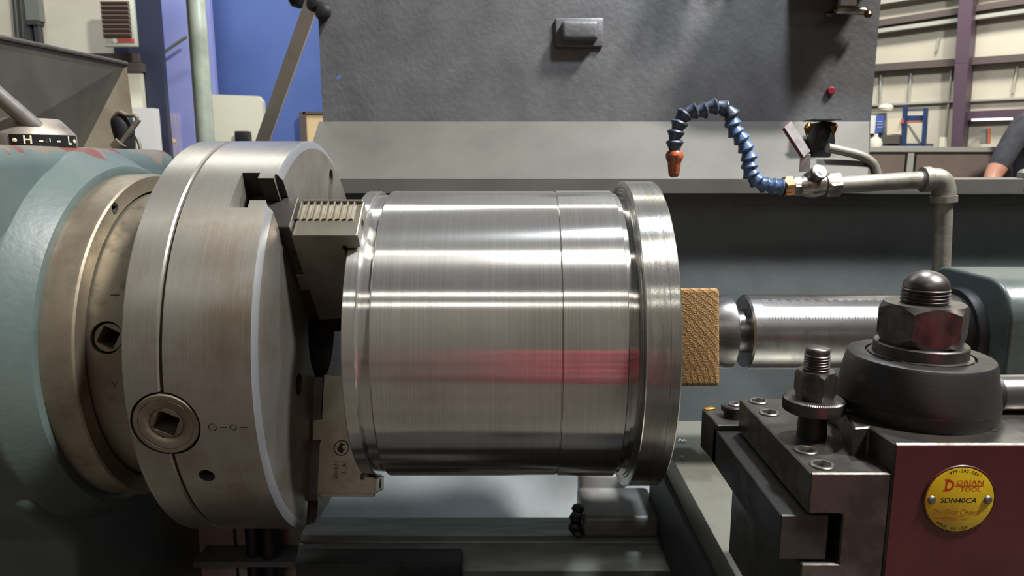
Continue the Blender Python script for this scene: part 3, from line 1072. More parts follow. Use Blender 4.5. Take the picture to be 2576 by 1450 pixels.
bar(bm, -66, 12, -45.5, -43, 4)
OB('badge_motto', bm, 'print_orange', badge, smooth=False)

# ------------------------------------------------------------------ tool holder on the post
th_ = thing('tool_holder', 'dark steel tool holder with four socket screws and a knurled height nut', 'tool holder', (0.178, -0.345, -0.095))
ZT = 0.0205
hold = prism([(0.1575, ZT), (0.2, ZT), (0.2, -0.095), (0.1560, -0.095), (0.1560, -0.0315), (0.1760, -0.0315), (0.1760, -0.0028), (0.1575, -0.0028)], YF, -0.2835, 'Y', 0.0008, 1)
scr = [at(1908, 1012, Z=ZT), at(1935, 1041, Z=ZT), at(2028, 1136, Z=ZT), at(2068, 1173, Z=ZT)]
OB('holder_body', cut(hold, [cyl(Matrix.Translation((c.x, c.y, ZT)), 0.0060, -0.012, 0.01, 32) for c in scr]), 'oxide_ground', th_, angle=25)
sb, sf = socket(0.0063, 0.0041, 0.0014, 0.0055, 6, bev=0.0005)
scr_me = bm_mesh(sb, 'clamp_screw')
finish(scr_me, 'screw')
fl_me = bm_mesh(sf, 'socket_floor')
finish(fl_me, 'black_hole')
for c in scr:
    M0 = Matrix.Translation((c.x, c.y, ZT)) @ Matrix.Rotation(random.random(), 4, 'Z')
    s_ = INST('clamp_screw', scr_me, M0, th_)
    INST('socket_floor', fl_me, M0, s_)
sc_ = at(2041, 1098, Z=ZT)
SM = Matrix.Translation((sc_.x, sc_.y, 0))
OB('height_stud_root', lathe([(ZT, 0.0), (ZT, 0.0085), (0.037, 0.0080), (0.037, 0.0)], 40, SM), 'oxide', th_)
pr = thread(0.0073, 0.036, 0.0725, 0.0016, 0.45)
OB('height_stud', lathe(pr[1:] + [(0.0728, 0.0068), (0.0745, 0.0066), (0.0752, 0.0058), (0.0752, 0.0)], 48, SM), 'bolt', th_, angle=45)
# knurled disc: fine crossed teeth round the rim
bm = bmesh.new()
NK = 180
rows = []
for z, r in ((0.0365, 0.0), (0.0365, 0.0160), (0.0373, 0.0169), (0.0395, 0.0171), (0.0418, 0.0171), (0.0440, 0.0169), (0.0448, 0.0158), (0.0448, 0.0)):
    rows.append([bm.verts.new(((r + (0.0005 if (k + len(rows)) % 2 and r > 0.0165 else 0)) * math.cos(2 * PI * k / NK),
                               (r + (0.0005 if (k + len(rows)) % 2 and r > 0.0165 else 0)) * math.sin(2 * PI * k / NK), z)) for k in range(NK)])
for a, b in zip(rows, rows[1:]):
    for k in range(NK):
        bm.faces.new((a[k], a[(k + 1) % NK], b[(k + 1) % NK], b[k]))
bmesh.ops.transform(bm, matrix=SM, verts=bm.verts)
OB('knurled_nut', bm, 'bolt', th_, angle=20)
OB('lock_nut', hexnut(0.0118, 0.0448, 0.0615, SM @ Matrix.Rotation(rad(29), 4, 'Z'), 0.1), 'bolt', th_, angle=20)

# ------------------------------------------------------------------ turning tool
tt = thing('turning_tool', 'dark square-shank turning tool clamped in the holder slot', 'cutting tool', (0.157, -0.33, -0.03))
OB('shank', box(0.1440, 0.1700, YF + 0.002, -0.272, -0.0305, -0.0042, 0.0007, 1), 'oxide', tt, angle=25)
OB('tool_head', prism([(0.1420, -0.2470), (0.1440, -0.2660), (0.1440, -0.2800), (0.1720, -0.2800), (0.1720, -0.2440), (0.1500, -0.2440)], -0.0300, 0.0, 'Z', 0.0006, 1), 'oxide', tt, angle=25)
OB('insert', prism([(0.1424, -0.2478), (0.1500, -0.2445), (0.1520, -0.2478), (0.1440, -0.2512)], 0.0, 0.0012, 'Z', 0.0003, 1), 'gold', tt)
OB('insert_clamp', lathe([(0.0, 0.0), (0.0, 0.0068), (0.0078, 0.0066), (0.0088, 0.0058), (0.0088, 0.0)], 32, Matrix.Translation((0.1600, -0.2640, 0))), 'oxide', tt)
OB('clamp_nose', prism([(0.1535, -0.268), (0.1600, -0.2705), (0.1610, -0.257), (0.1525, -0.258)], 0.0034, 0.0082, 'Z', 0.0006, 1), 'oxide', tt)
sb, sf = socket(0.0042, 0.0022, 0.0104, 0.0014, 6)
o = OBL('clamp_screw', sb, 'screw', Matrix.Translation((0.1606, -0.2635, 0)), tt)
OBL('socket_floor', sf, 'black_hole', Matrix.Translation((0.1606, -0.2635, 0)), o)

# ------------------------------------------------------------------ carriage: cross slide, compound, saddle wing
cg = thing('carriage', 'dark lathe carriage carrying the flat grey cross slide under the tool post', 'carriage', (0.3, -0.1, -0.36))
OB('cross_slide', box(0.182, 0.46, -0.62, 0.130, -0.182, -0.150, 0.0015, 2), 'slide', cg)
OB('saddle', box(0.176, 0.47, -0.60, 0.104, -0.270, -0.183, 0.004, 2), 'bed_dark', cg)
OB('compound_rest', box(0.205, 0.33, -0.46, -0.20, -0.150, -0.085, 0.002, 2), 'oxide', cg)
OB('saddle_wing', box(0.0860, 0.180, 0.046, 0.130, -0.268, -0.2415, 0.006, 3), 'cast_bed', cg)
OB('wing_bridge', box(0.0900, 0.150, 0.126, 0.165, -0.268, -0.225, 0.004, 2), 'cast_bed', cg)
bm = bmesh.new()
for k in range(7):
    c = Vector((0.080 + random.uniform(-0.004, 0.004), 0.048 + random.uniform(-0.008, 0.012), -0.262 + k * 0.0042))
    lathe([(-0.006, 0.0), (-0.004, 0.006), (0.0, 0.0085), (0.004, 0.006), (0.006, 0.0)], 10, Matrix.Translation(c), bm)
OB('way_wiper', bm, 'black', cg, kind=None)

# ------------------------------------------------------------------ bed
bd = thing('lathe_bed', 'cast lathe bed with ground rear way and a gap below the chuck', 'lathe bed', (0.4, 0.05, -1.05))
OB('rear_way', prism([(0.058, -0.272), (0.104, -0.272), (0.104, -0.40), (0.030, -0.40), (0.030, -0.303), (0.052, -0.281), (0.058, -0.281)], -0.262, 1.4, 'X', 0.001, 1), 'way', bd)
OB('rear_wall', box(-0.19, 1.4, 0.032, 0.10, -1.05, -0.40), 'bed_dark', bd)
OB('gap_piece', prism([(0.020, -0.287), (0.050, -0.283), (0.050, -0.36), (0.020, -0.330)], -0.258, -0.060, 'X', 0.004, 2), 'bed_dark', bd)
OB('gap_shield', box(-0.43, -0.264, 0.150, 0.156, -0.90, -0.22), 'shield', bd)
OB('gap_seam', tube([(-0.378, 0.148, -0.90), (-0.380, 0.148, -0.22)], 0.0016, 8), 'black', bd)
for xx, rr_ in ((-0.352, 0.010), (-0.329, 0.014)):
    OB('feed_rod', tube([(xx, 0.128, -0.90), (xx + 0.006, 0.128, -0.22)], rr_, 16), 'black', bd)
OB('front_way', prism([(-0.215, -0.275), (-0.140, -0.275), (-0.130, -0.300), (-0.130, -0.42), (-0.225, -0.42), (-0.225, -0.290)], -0.20, 1.4, 'X', 0.002, 1), 'bed_dark', bd)
OB('front_wall', box(-0.20, 1.4, -0.20, -0.14, -1.05, -0.421), 'bed_dark', bd)
OB('chip_pan', box(-0.43, 1.4, -0.139, 0.031, -0.66, -0.64), 'bed_dark', bd)

# ------------------------------------------------------------------ splash guard and chip tray behind the lathe
sg = thing('splash_guard', 'charcoal steel splash guard with sloped grey tray rim behind the workpiece', 'splash guard', (0.15, 0.40, -0.9))
YP = 0.40
x0, x1 = at(812, 300, Y=YP).x, at(2190, 306, Y=YP).x
z_s = at(1288, 306, Y=YP).z
hp = at(852, 193, Y=YP)
pan = box(x0, x1, YP, YP + 0.004, z_s - 0.006, 0.60)
OB('back_panel', cut(pan, [cyl(frame((hp.x, YP - 0.01, hp.z), (0, 1, 0)), 0.0036, 0, 0.03, 20)]), 'splash', sg, smooth=False)
YL = 0.285
z_l0, z_l1 = at(1288, 450, Y=YL).z, at(1288, 488, Y=YL).z
XR = 1.6
xs1 = at(2186, 450, Y=YL).x
OB('sloped_sill', quad_slab([Vector((x0 - 0.006, YP, z_s)), Vector((x1, YP, z_s)), Vector((xs1, YL, z_l0)), Vector((x0 - 0.006, YL, z_l0))], 0.003, (0, 0.5, -0.8)), 'sill', sg, smooth=False)
OB('sill_end', quad_slab([Vector((x1, YP, z_s)), Vector((xs1, YL, z_l0)), Vector((x1, YP, z_l0 - 0.05))], 0.002, (-1, 0, 0)), 'sill', sg, smooth=False)
OB('tray_lip', prism([(YL, z_l0), (YL + 0.012, z_l0 + 0.002), (YL + 0.012, z_l1 + 0.003), (YL, z_l1)], x0 - 0.006, XR, 'X', 0.001, 1), 'sill', sg)
YT = 0.322
OB('tray_back', prism([(YT, z_l1 + 0.018), (YT, -0.235), (0.20, -0.335), (0.20, -0.345), (YT + 0.004, -0.243), (YT + 0.004, z_l1 + 0.018)], -0.42, XR, 'X'), 'tray', sg)
OB('tray_floor', box(-0.42, XR, 0.108, 0.21, -0.345, -0.338), 'tray', sg)
OB('tray_ledge', box(xs1 - 0.03, XR, YL + 0.012, YP, z_l1 - 0.004, z_l1 - 0.001), 'sill', sg)
# pressed box on the panel
b0, b1 = at(1395, 120, Y=YP), at(1518, 46, Y=YP)
bo = OB('panel_box', prism([(b0.x + 0.009, b0.z + 0.008), (b1.x - 0.009, b0.z + 0.008), (b1.x - 0.009, b1.z - 0.006), (b0.x + 0.009, b1.z - 0.006)], YP - 0.022, YP, 'Y', 0.007, 4), 'splash', sg, angle=60, label='small raised box')
OB('box_flange', prism([(b0.x, b0.z), (b1.x, b0.z), (b1.x, b1.z), (b0.x, b1.z)], YP - 0.006, YP, 'Y', 0.0028, 2), 'splash', bo, angle=60)
# unseen box added above to shade the right of the panel; latch hangs below
OB('shade_box', box(0.420, x1 - 0.004, YP - 0.115, YP, 0.470, 0.60, 0.006, 2), 'splash', sg)
bm = bmesh.new()
for k in range(9):
    c = Vector((0.306 + 0.005 * k + random.uniform(-0.003, 0.003), YP - 0.055 + random.uniform(-0.01, 0.01), 0.60))
    e = c + Vector((random.uniform(-0.03, 0.012), random.uniform(-0.006, 0.012), -random.uniform(0.05, 0.105)))
    tube(curve_pts([c + Vector((0, 0.06, 0.0)), c, (c + e) / 2 + Vector((random.uniform(-0.008, 0.008), 0, 0)), e], 4), random.uniform(0.003, 0.006), 8, bm)
OB('shadow_tubes', bm, 'black', sg)  # unseen tubes added to drop a ragged shadow on the panel
lp = at(2135, 26, Y=YP - 0.02)
lt = OB('latch', tube([lp + Vector((-0.020, 0, 0)), lp + Vector((0.022, 0, -0.001))], 0.0058, 20), 'valve', sg, label='shiny toggle latch')
for sx, zz in ((-0.021, 0), (0.023, -0.001), (-0.031, -0.006), (0.030, -0.006)):
    c = lp + Vector((sx, 0, zz))
    OB('latch_knob', lathe([(-0.005, 0.0), (-0.004, 0.004), (0, 0.0064), (0.004, 0.004), (0.005, 0.0)], 18, Matrix.Translation(c)), 'brass', lt)
OB('latch_plate', box(lp.x - 0.014, lp.x + 0.010, YP - 0.024, YP - 0.012, lp.z + 0.006, lp.z + 0.05, 0.001, 1), 'white', lt)
rb = at(2093, 228, Y=YP - 0.006)
OB('red_plug', lathe([(0, 0.0), (0, 0.0062), (0.004, 0.0062), (0.0055, 0.0045), (0.0055, 0.0)], 24, frame((rb.x, YP, rb.z), (0, -1, 0))), 'lever_red', sg)
for px, py in ((790, 8), (812, 30)):
    c = at(px, py, Y=YP - 0.01)
    OB('panel_knob', lathe([(-0.016, 0), (-0.013, 0.008), (0, 0.013), (0.010, 0.008), (0.012, 0)], 20, frame(c, (0, -1, 0))), 'black', sg)

# black bracket with bright tips and a hose, standing on the tray rim
bk = thing('coolant_bracket', 'black coolant bracket with a bent grey hose on the tray rim', 'bracket', at(2060, 440, Y=0.32))
q0, q1 = at(2030, 436, Y=0.33), at(2104, 306, Y=0.33)
OB('bracket_body', prism([(q0.x, q0.z), (q1.x - 0.012, q0.z), (q1.x, q1.z - 0.03), (q1.x - 0.004, q1.z), (q0.x + 0.014, q1.z), (q0.x + 0.006, q1.z - 0.03)], 0.325, 0.365, 'Y', 0.004, 2), 'black', bk)
c0 = at(2038, 302, Y=0.322)
c1 = at(2104, 303, Y=0.322)
OB('bracket_plate', box(c0.x, c1.x, 0.305, 0.35, c0.z - 0.0012, c0.z + 0.0006), 'bolt', bk)
for px, py, rr_ in ((2097, 318, 0.006), (2098, 323, 0.0045), (2035, 318, 0.0055), (2030, 322, 0.0045)):
    c = at(px, py, Y=0.318)
    OB('bright_tip', lathe([(-0.012, 0), (-0.006, rr_ * 0.6), (0, rr_), (0.005, rr_ * 0.5), (0.006, 0)], 18, Matrix.Translation(c)), 'brass', bk)
OB('bent_hose', tube(curve_pts([at(2082, 372, Y=0.31), at(2120, 380, Y=0.31), at(2165, 392, Y=0.31), at(2195, 412, Y=0.31), at(2206, 440, Y=0.31)]), 0.0068, 16), 'pipe', bk)
OB('thin_hose', tube(curve_pts([at(2082, 412, Y=0.325), at(2115, 425, Y=0.318), at(2155, 440, Y=0.31)]), 0.0045, 12), 'pipe', bk)

# ------------------------------------------------------------------ coolant line
YC = 0.15
cl = thing('coolant_line', 'grey coolant pipe with ball valve, blue jointed hose and orange nozzle', 'coolant pipe', at(2358, 900, Y=YC))
e0 = at(2363, 452, Y=YC)
pz = at(2090, 467, Y=YC)
pe = at(2340, 451, Y=YC)
OB('pipe', tube([pz, pe], 0.0107, 28), 'pipe', cl)
d = (pe - pz).normalized()
dn = (at(2352, 900, Y=YC) - at(2366, 500, Y=YC)).normalized()
k0 = pe + d * 0.018
el = curve_pts([pe - d * 0.004, pe + d * 0.005, pe + d * 0.0135 + dn * 0.004, pe + d * 0.0175 + dn * 0.015, pe + d * 0.0178 + dn * 0.026], 6)
OB('elbow', tube(el, 0.0138, 28), 'pipe', cl)
OB('elbow_rim', tube([pe - d * 0.010, pe - d * 0.001], 0.0158, 28), 'pipe', cl)
OB('elbow_collar', tube([pe + d * 0.0178 + dn * 0.022, pe + d * 0.0178 + dn * 0.030], 0.0155, 28), 'pipe', cl)
OB('riser', tube([pe + d * 0.0178 + dn * 0.026, pe + d * 0.0178 + dn * 0.40], 0.0107, 28), 'pipe', cl)
vx = at(2045, 467, Y=YC)
va_ = OB('valve', tube([at(2000, 469, Y=YC), at(2012, 469, Y=YC), at(2024, 468, Y=YC), at(2045, 467, Y=YC), at(2062, 466, Y=YC), at(2072, 466, Y=YC), at(2084, 466, Y=YC)],
                       [0.0105, 0.0112, 0.0140, 0.0152, 0.0142, 0.0128, 0.0122], 28), 'valve', cl, angle=40, label='ball valve')
OB('valve_hexagon', hexnut(0.0168, -0.008, 0.010, frame(at(2090, 465.5, Y=YC), d, (0, -0.5, 0.86)), 0.08), 'valve', va_, angle=20)
OB('valve_collar', hexnut(0.0135, -0.005, 0.006, frame(at(2000, 469, Y=YC), d, (0, -0.5, 0.86)), 0.08), 'valve', va_, angle=20)
sd = Vector((0.20, -0.80, 0.42)).normalized()
OB('valve_stem', lathe([(0.0, 0.0), (0.0, 0.0095), (0.012, 0.0090), (0.014, 0.0098), (0.0215, 0.0098), (0.022, 0.0060), (0.022, 0)], 32, frame(at(2036, 452, Y=YC), sd)), 'bolt', va_, angle=30)
st = frame(at(2036, 452, Y=YC), sd)
OB('stem_nut', lathe([(0.0215, 0.0), (0.0215, 0.0088), (0.0232, 0.0084), (0.0236, 0.0062), (0.0232, 0.0058), (0.0232, 0.0042), (0.0245, 0.0038), (0.0245, 0.0)], 32, st), 'white', va_, angle=25)
# bent flat lever
l0, l1, l2 = at(2024, 432, Y=0.128), at(2026, 389, Y=0.124), at(1978, 315, Y=0.120)


def strap(pts, w, t, nrm):
    bm = bmesh.new()
    rows = []
    nrm = Vector(nrm).normalized()
    for i, p in enumerate(pts):
        dd = (pts[min(i + 1, len(pts) - 1)] - pts[max(i - 1, 0)]).normalized()
        s = dd.cross(nrm).normalized()
        n = s.cross(dd).normalized()
        rows.append([bm.verts.new(p + s * a * w + n * b * t) for a, b in ((-1, -1), (1, -1), (1, 1), (-1, 1))])
    for a, b in zip(rows, rows[1:]):
        for k in range(4):
            bm.faces.new((a[k], a[(k + 1) % 4], b[(k + 1) % 4], b[k]))
    bm.faces.new(rows[0][::-1])
    bm.faces.new(rows[-1])
    return bm


OB('lever_root', strap([l0, l1], 0.0062, 0.0010, (0, -1, 0.2)), 'lever', va_, smooth=False)
OB('lever_grip', strap([l1, l1 + (l2 - l1) * 0.08, l1 + (l2 - l1) * 0.93, l2], 0.0066, 0.0016, (0.15, -1, 0.25)), 'lever_red', va_, smooth=False)
OB('lever_top', strap([l1 + Vector((0.0006, -0.0022, 0.0006)), l2 + Vector((0.0006, -0.0022, 0.0006))], 0.0058, 0.0009, (0.15, -1, 0.25)), 'lever', va_, smooth=False)
OB('hose_fitting', hexnut(0.0135, -0.006, 0.006, frame(at(1981, 470, Y=YC), d, (0, -0.3, 0.9)), 0.08), 'brass', cl, angle=20)
HP = [(1972, 470), (1959, 470), (1938, 468), (1918, 463), (1899.5, 451), (1887, 433), (1884.5, 412), (1883, 391), (1874, 368), (1862, 346), (1848, 328), (1841, 306), (1837, 285),
      (1817, 271), (1792, 269), (1766, 279), (1741, 281), (1717, 294), (1707, 317), (1699, 340), (1697, 366), (1697, 386)]
hp_ = [at(x, y, Y=YC) for x, y in HP]
# one ball-and-socket link: narrow throat, round shoulder, flared skirt
link = lathe([(-0.0075, 0.0), (-0.0075, 0.0062), (-0.0055, 0.0068), (-0.002, 0.0080), (0.0014, 0.0098), (0.0026, 0.0107), (0.0038, 0.0108), (0.0050, 0.0100), (0.0062, 0.0082), (0.0070, 0.0060), (0.0072, 0.0)], 28)
link_me = bm_mesh(link, 'hose_link')
finish(link_me, 'hose', 30)
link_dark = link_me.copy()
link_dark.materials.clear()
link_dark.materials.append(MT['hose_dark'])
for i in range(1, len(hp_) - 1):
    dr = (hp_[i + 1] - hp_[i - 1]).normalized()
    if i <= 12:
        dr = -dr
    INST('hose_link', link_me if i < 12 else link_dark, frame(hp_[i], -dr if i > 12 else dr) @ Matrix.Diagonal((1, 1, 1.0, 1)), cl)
n0, n1 = at(1697, 384, Y=YC), at(1695, 446, Y=YC)
nd = (n1 - n0).normalized()
nl = (n1 - n0).length
OB('nozzle', lathe([(-0.002, 0.0), (-0.002, 0.0085), (0.0015, 0.0108), (0.005, 0.0112), (0.0085, 0.0100), (0.0125, 0.0082), (nl * 0.82, 0.0070), (nl * 0.93, 0.0062), (nl * 0.985, 0.0044), (nl, 0.0028), (nl, 0.0)], 32,
                   frame(n0, nd)), 'nozzle', cl, angle=50, label='orange plastic nozzle')

# ------------------------------------------------------------------ things behind the headstock
cv = thing('headstock_guard', 'dark sheet-metal guard rising behind the headstock lever', 'guard', (-0.9, 0.3, -1.05))
A, B_, C_, D_ = at(-120, 68, Y=0.22), at(318, 160, Y=0.66), at(345, 380, Y=0.66), at(-120, 420, Y=0.22)
E_ = at(205, 380, Y=0.56)


OB('guard_side', quad_slab([A, B_, E_, D_], 0.003, (-0.6, 0.5, 0)), 'cover', cv, smooth=False)
OB('guard_lit_facet', quad_slab([B_, C_, E_], 0.003, (-0.6, 0.5, 0)), 'cover_light', cv, smooth=False)  # lit triangle of the guard, given a paler colour
OB('guard_base', quad_slab([D_, E_, Vector((E_.x, E_.y, -H)), Vector((D_.x, D_.y, -H))], 0.003, (-0.6, 0.5, 0)), 'cover', cv, smooth=False)
OB('guard_base', quad_slab([E_, C_, Vector((C_.x, C_.y, -H)), Vector((E_.x, E_.y, -H))], 0.003, (-0.6, 0.5, 0)), 'cover', cv, smooth=False)
OB('guard_rim', tube([A, B_], 0.004, 8), 'cover', cv)

OB('steel_post', tube([at(492, 0, Y=0.62) + (at(522, 420, Y=0.62) - at(492, 0, Y=0.62)) * ((at(492, 0, Y=0.62).z + H) / (at(492, 0, Y=0.62).z - at(522, 420, Y=0.62).z)), at(492, 0, Y=0.62), at(476, -220, Y=0.62)], 0.0165, 28), 'galv',
   label='pale galvanised round post leaning behind the chuck', cat='post')
s0, s1 = at(655, 372, Y=0.58), at(798, -30, Y=0.50)
OB('brace_strap', strap([s0 + (s0 - s1) * 0.5, s1], 0.0118, 0.003, (0, -1, 0.1)), 'strap', label='flat grey steel brace slanting up to the splash guard', cat='brace', smooth=False)
lc_ = at(752, -14, Y=0.9)
OB('lamp_head', lathe([(-0.03, 0), (-0.024, 0.018), (0, 0.03), (0.03, 0.03), (0.06, 0.012), (0.10, 0.010), (0.10, 0)], 32, Matrix.Translation(lc_)), 'black',
   label='rounded black lamp head peeking in above the brace', cat='lamp')
kn = thing('chuck_key', 'dark tool with tan cord and slanting rod behind the headstock', 'tool', at(320, 372, Y=0.212))
OB('key_body', tube(curve_pts([at(318, 378, Y=0.222), at(312, 335, Y=0.222), at(306, 305, Y=0.222), at(302, 290, Y=0.222)]), [0.010 + 0.004 * math.sin(PI * k / 24) for k in range(25)], 16), 'black', kn)
OB('cord', tube(curve_pts([at(284, 300, Y=0.214), at(300, 283, Y=0.212), at(318, 290, Y=0.212), at(338, 291, Y=0.212), at(345, 298, Y=0.212)]), 0.0028, 10), 'cover_light', kn)
OB('rod', tube([at(296, 372, Y=0.212), at(350, 300, Y=0.212)], 0.0034, 12), 'pipe', kn)
OB('rod_collar', tube([at(292, 374, Y=0.212), at(306, 358, Y=0.212)], 0.0085, 16), 'cover_light', kn)
OB('cable', tube(curve_pts([at(326, 322, Y=0.232), at(338, 335, Y=0.232), at(350, 360, Y=0.232), at(354, 380, Y=0.232)]), 0.0026, 10), 'pipe', kn)

# ------------------------------------------------------------------ background, left bay
YW = 4.6


def wall_box(name, x0, y0, x1, y1, Yf, dep, m, parent=None, bevel=0.0, **kw):
    a, b = at(x0, y1, Y=Yf), at(x1, y0, Y=Yf)
    return OB(name, box(a.x, b.x, Yf, Yf + dep, a.z, b.z, bevel, 2), m, parent, **kw)


h0, h1 = at(252, 60, Y=4.35), at(337, 60, Y=4.35)
h0.z, h1.z = at(0, 117, Y=4.35).z, at(0, -14, Y=4.35).z
ht = thing('unit_heater', 'pale green louvred heater with a red label on the cream wall', 'heater', (h0.x, 4.4, h0.z))
hw_ = h1.x - h0.x
OB('cabinet', box(h0.x, h1.x, 4.36, 4.40, h0.z, h1.z, 0.01, 2), 'heater', ht)
ix0, ix1, iz0, iz1 = h0.x + 0.09 * hw_, h1.x - 0.11 * hw_, at(0, 94, Y=4.35).z, at(0, 2, Y=4.35).z
OB('louvre_opening', box(ix0, ix1, 4.352, 4.362, iz0, iz1), 'black', ht)
for k in range(8):
    z = iz0 + (iz1 - iz0) * (k + 0.5) / 8
    OB('slat', box(ix0, ix1, -0.012, 0.012, -0.007, 0.007, M=Matrix.Translation((0, 4.345, z)) @ Matrix.Rotation(rad(-50), 4, 'X')), 'slat', ht)
a, b = at(287, 107, Y=4.35), at(336, 97, Y=4.35)
OB('warning_label', box(a.x, b.x, 4.356, 4.361, a.z, b.z), 'label_red', ht)
OB('label_emblem', lathe([(0, 0), (0, 0.016), (0.002, 0.016), (0.002, 0)], 20, frame((a.x + 0.004, 4.357, (a.z + b.z) / 2), (0, -1, 0))), 'white', ht)
for i, (px, w) in enumerate(((36, 6), (50, 3), (60, 3))):
    OB('conduit', tube([at(px + 12, 130, Y=4.56), at(px - 2, -40, Y=4.56), at(px - 12, -160, Y=4.56)], w / 1800 * 5.2, 12), 'conduit',
       label=('thick dark conduit pipe on the cream wall, leftmost of three', 'thin dark conduit pipe on the cream wall, middle of three', 'dark conduit pipe beside the grey switch box')[i], cat='conduit', group='wall conduits')
eb = thing('switch_enclosure', 'grey electrical box with two dark legs on the cream wall', 'electrical box', at(80, 110, Y=4.4))
wall_box('enclosure', 66, -30, 92, 52, 4.54, 0.06, 'grey_box', eb)
wall_box('enclosure_rim', 66, 50, 94, 62, 4.53, 0.07, 'conduit', eb)
for px in (68, 90):
    wall_box('enclosure_leg', px, 60, px + 5, 120, 4.54, 0.05, 'conduit', eb)
wall_box('trim_1', 150, 134, 346, 156, 4.52, 0.10, 'brown_beam', kind='structure')
wall_box('pale_cabinet', 309, 180, 352, 860, 4.5, 0.05, 'beige', label='tall pale cabinet between the dark guard and the blue column', cat='cabinet')
wall_box('white_cabinet', 340, 272, 386, 860, 4.4, 0.08, 'white', label='lower white cabinet behind the dark tool with cord', cat='cabinet')
wall_box('ledge_box', 312, 157, 352, 180, 4.48, 0.08, 'brown_beam', label='dark brown box on top of the tall pale cabinet', cat='box')
wall_box('trim_2', 340, -300, 372, 700, 4.56, 0.05, 'navy', kind='structure')
wall_box('trim_3', 366, -300, 398, 700, 5.2, 0.05, 'navy', kind='structure')
dr_ = thing('blue_door', 'tall periwinkle blue door left of the galvanised post', 'door', at(440, 420, Y=5.1))
wall_box('door_panel', 396, -300, 452, 700, 5.15, 0.05, 'peri', dr_)
wall_box('door_leaf', 453, -300, 506, 700, 5.17, 0.05, 'peri', dr_)
wall_box('reflection_plate', 400, 285, 450, 700, 5.135, 0.012, 'door_reflection', dr_)  # plates carry the painted reflection on the door
wall_box('reflection_plate', 455, 270, 504, 700, 5.155, 0.012, 'door_reflection', dr_)
OB('door_bar', tube([at(385, 150, Y=5.0), at(470, 92, Y=5.0)], 0.012, 10), 'grey_box', dr_)
c = at(436, 356, Y=5.03)
OB('door_knob', lathe([(-0.02, 0), (-0.01, 0.02), (0.01, 0.02), (0.02, 0)], 16, frame(c, (0, -1, 0))), 'tan', dr_)
bp_ = thing('beige_partition', 'beige panel standing before the blue wall beside the post', 'panel', at(597, 430, Y=5.1))
a, b = at(530, 430, Y=5.1), at(664, 243, Y=5.1)
OB('partition_panel', prism([(a.x, a.z), (b.x, a.z), (b.x, b.z - 0.04), (b.x - 0.03, b.z), (a.x, b.z + 0.015)], 5.05, 5.12, 'Y'), 'beige', bp_)
bb_ = OB('wall_phone', prism([(at(570, 0, Y=5.0).x, at(0, 372, Y=5.0).z), (at(607, 0, Y=5.0).x, at(0, 372, Y=5.0).z), (at(606, 0, Y=5.0).x, at(0, 330, Y=5.0).z), (at(571, 0, Y=5.0).x, at(0, 330, Y=5.0).z)], 4.97, 5.05, 'Y', 0.008, 2), 'black',
         label='small black box mounted on the beige panel', cat='box')
td = thing('tan_door', 'tan door with a grey frame beside the splash guard', 'door', at(790, 430, Y=5.3))
wall_box('door_leaf', 768, 287, 860, 460, 5.30, 0.06, 'tan', td)
wall_box('door_frame', 761, 282, 768, 460, 5.28, 0.08, 'brown_beam', td)
wall_box('door_head', 761, 281, 860, 287, 5.28, 0.08, 'brown_beam', td)

# ------------------------------------------------------------------ background, right hall (its wall runs slightly towards the viewer on the right)
PW0, PW1 = at(2100, 300, Y=7.4), at(2700, 300, Y=6.0)
wd = Vector((PW1.x - PW0.x, PW1.y - PW0.y, 0)).normalized()
wn = Vector((wd.y, -wd.x, 0))                             # out of the wall towards the camera
if wn.y > 0:
    wn = -wn


def on_wall(px, py, off=0.0):
    """point of the hall wall (plus an offset into the room) seen at a picture point"""
    dv = Vector((1, 0, 0)) * ((px - 1288) / F_PX) + UPV * ((725 - py) / F_PX) + FWD
    base = PW0 + wn * off
    t = (base - CAM).dot(wn) / dv.dot(wn)
    return CAM + dv * t


def wall_slab(name, pxs, m, off, t, parent=None, **kw):
    return OB(name, quad_slab([on_wall(x, y, off) for x, y in pxs], t, -wn), m, parent, smooth=False, **kw)


a, b = PW0 - wd * 4.0, PW1 + wd * 4.0
OB('wall_right', quad_slab([Vector((a.x, a.y, -H)), Vector((b.x, b.y, -H)), Vector((b.x, b.y, 5.5)), Vector((a.x, a.y, 5.5))], 0.1, -wn), 'wall_cream', kind='structure', smooth=False)


def girt(name, p0, p1, h, m, off=0.12, t=0.1):
    return wall_slab(name, [(p0[0], p0[1] + h / 2), (p1[0], p1[1] + h / 2), (p1[0], p1[1] - h / 2), (p0[0], p0[1] - h / 2)], m, off, t, kind='structure')


girt('trim_4', (2120, 176), (2640, 140), 18, 'brown_beam')
girt('trim_5', (2120, 90), (2640, 18), 10, 'grey_cap')
girt('trim_6', (2120, 72), (2640, -8), 16, 'brown_beam')
girt('trim_7', (2120, 268), (2640, 244), 5, 'grey_cap', 0.05, 0.04)
girt('trim_8', (2418, 292), (2640, 282), 22, 'purple_col')
girt('trim_9', (2120, 20), (2640, -60), 10, 'grey_cap')
wall_slab('trim_10', [(2392, 372), (2420, 372), (2436, 158), (2402, 158)], 'purple_col', 0.3, 0.28, kind='structure')
wall_slab('trim_11', [(2402, 160), (2436, 160), (2452, -60), (2416, -60)], 'purple_col', 0.3, 0.28, kind='structure')
for i, (xa, ya, xb, yb) in enumerate(((2283, 262, 2290, 180), (2374, 365, 2392, 165), (2212, 262, 2214, 180), (2545, 235, 2560, 150), (2352, 130, 2360, 95))):
    wall_slab('trim_%d' % (12 + i), [(xa, ya), (xa + 4, ya), (xb + 4, yb), (xb, yb)], 'grey_cap', 0.04, 0.03, kind='structure')
tl = wall_slab('tube_lamp', [(2444, 304), (2546, 301), (2546, 296), (2444, 299)], 'tube_light', 0.5, 0.05, label='lit white tube lamp under the dark beam on the right', cat='lamp')
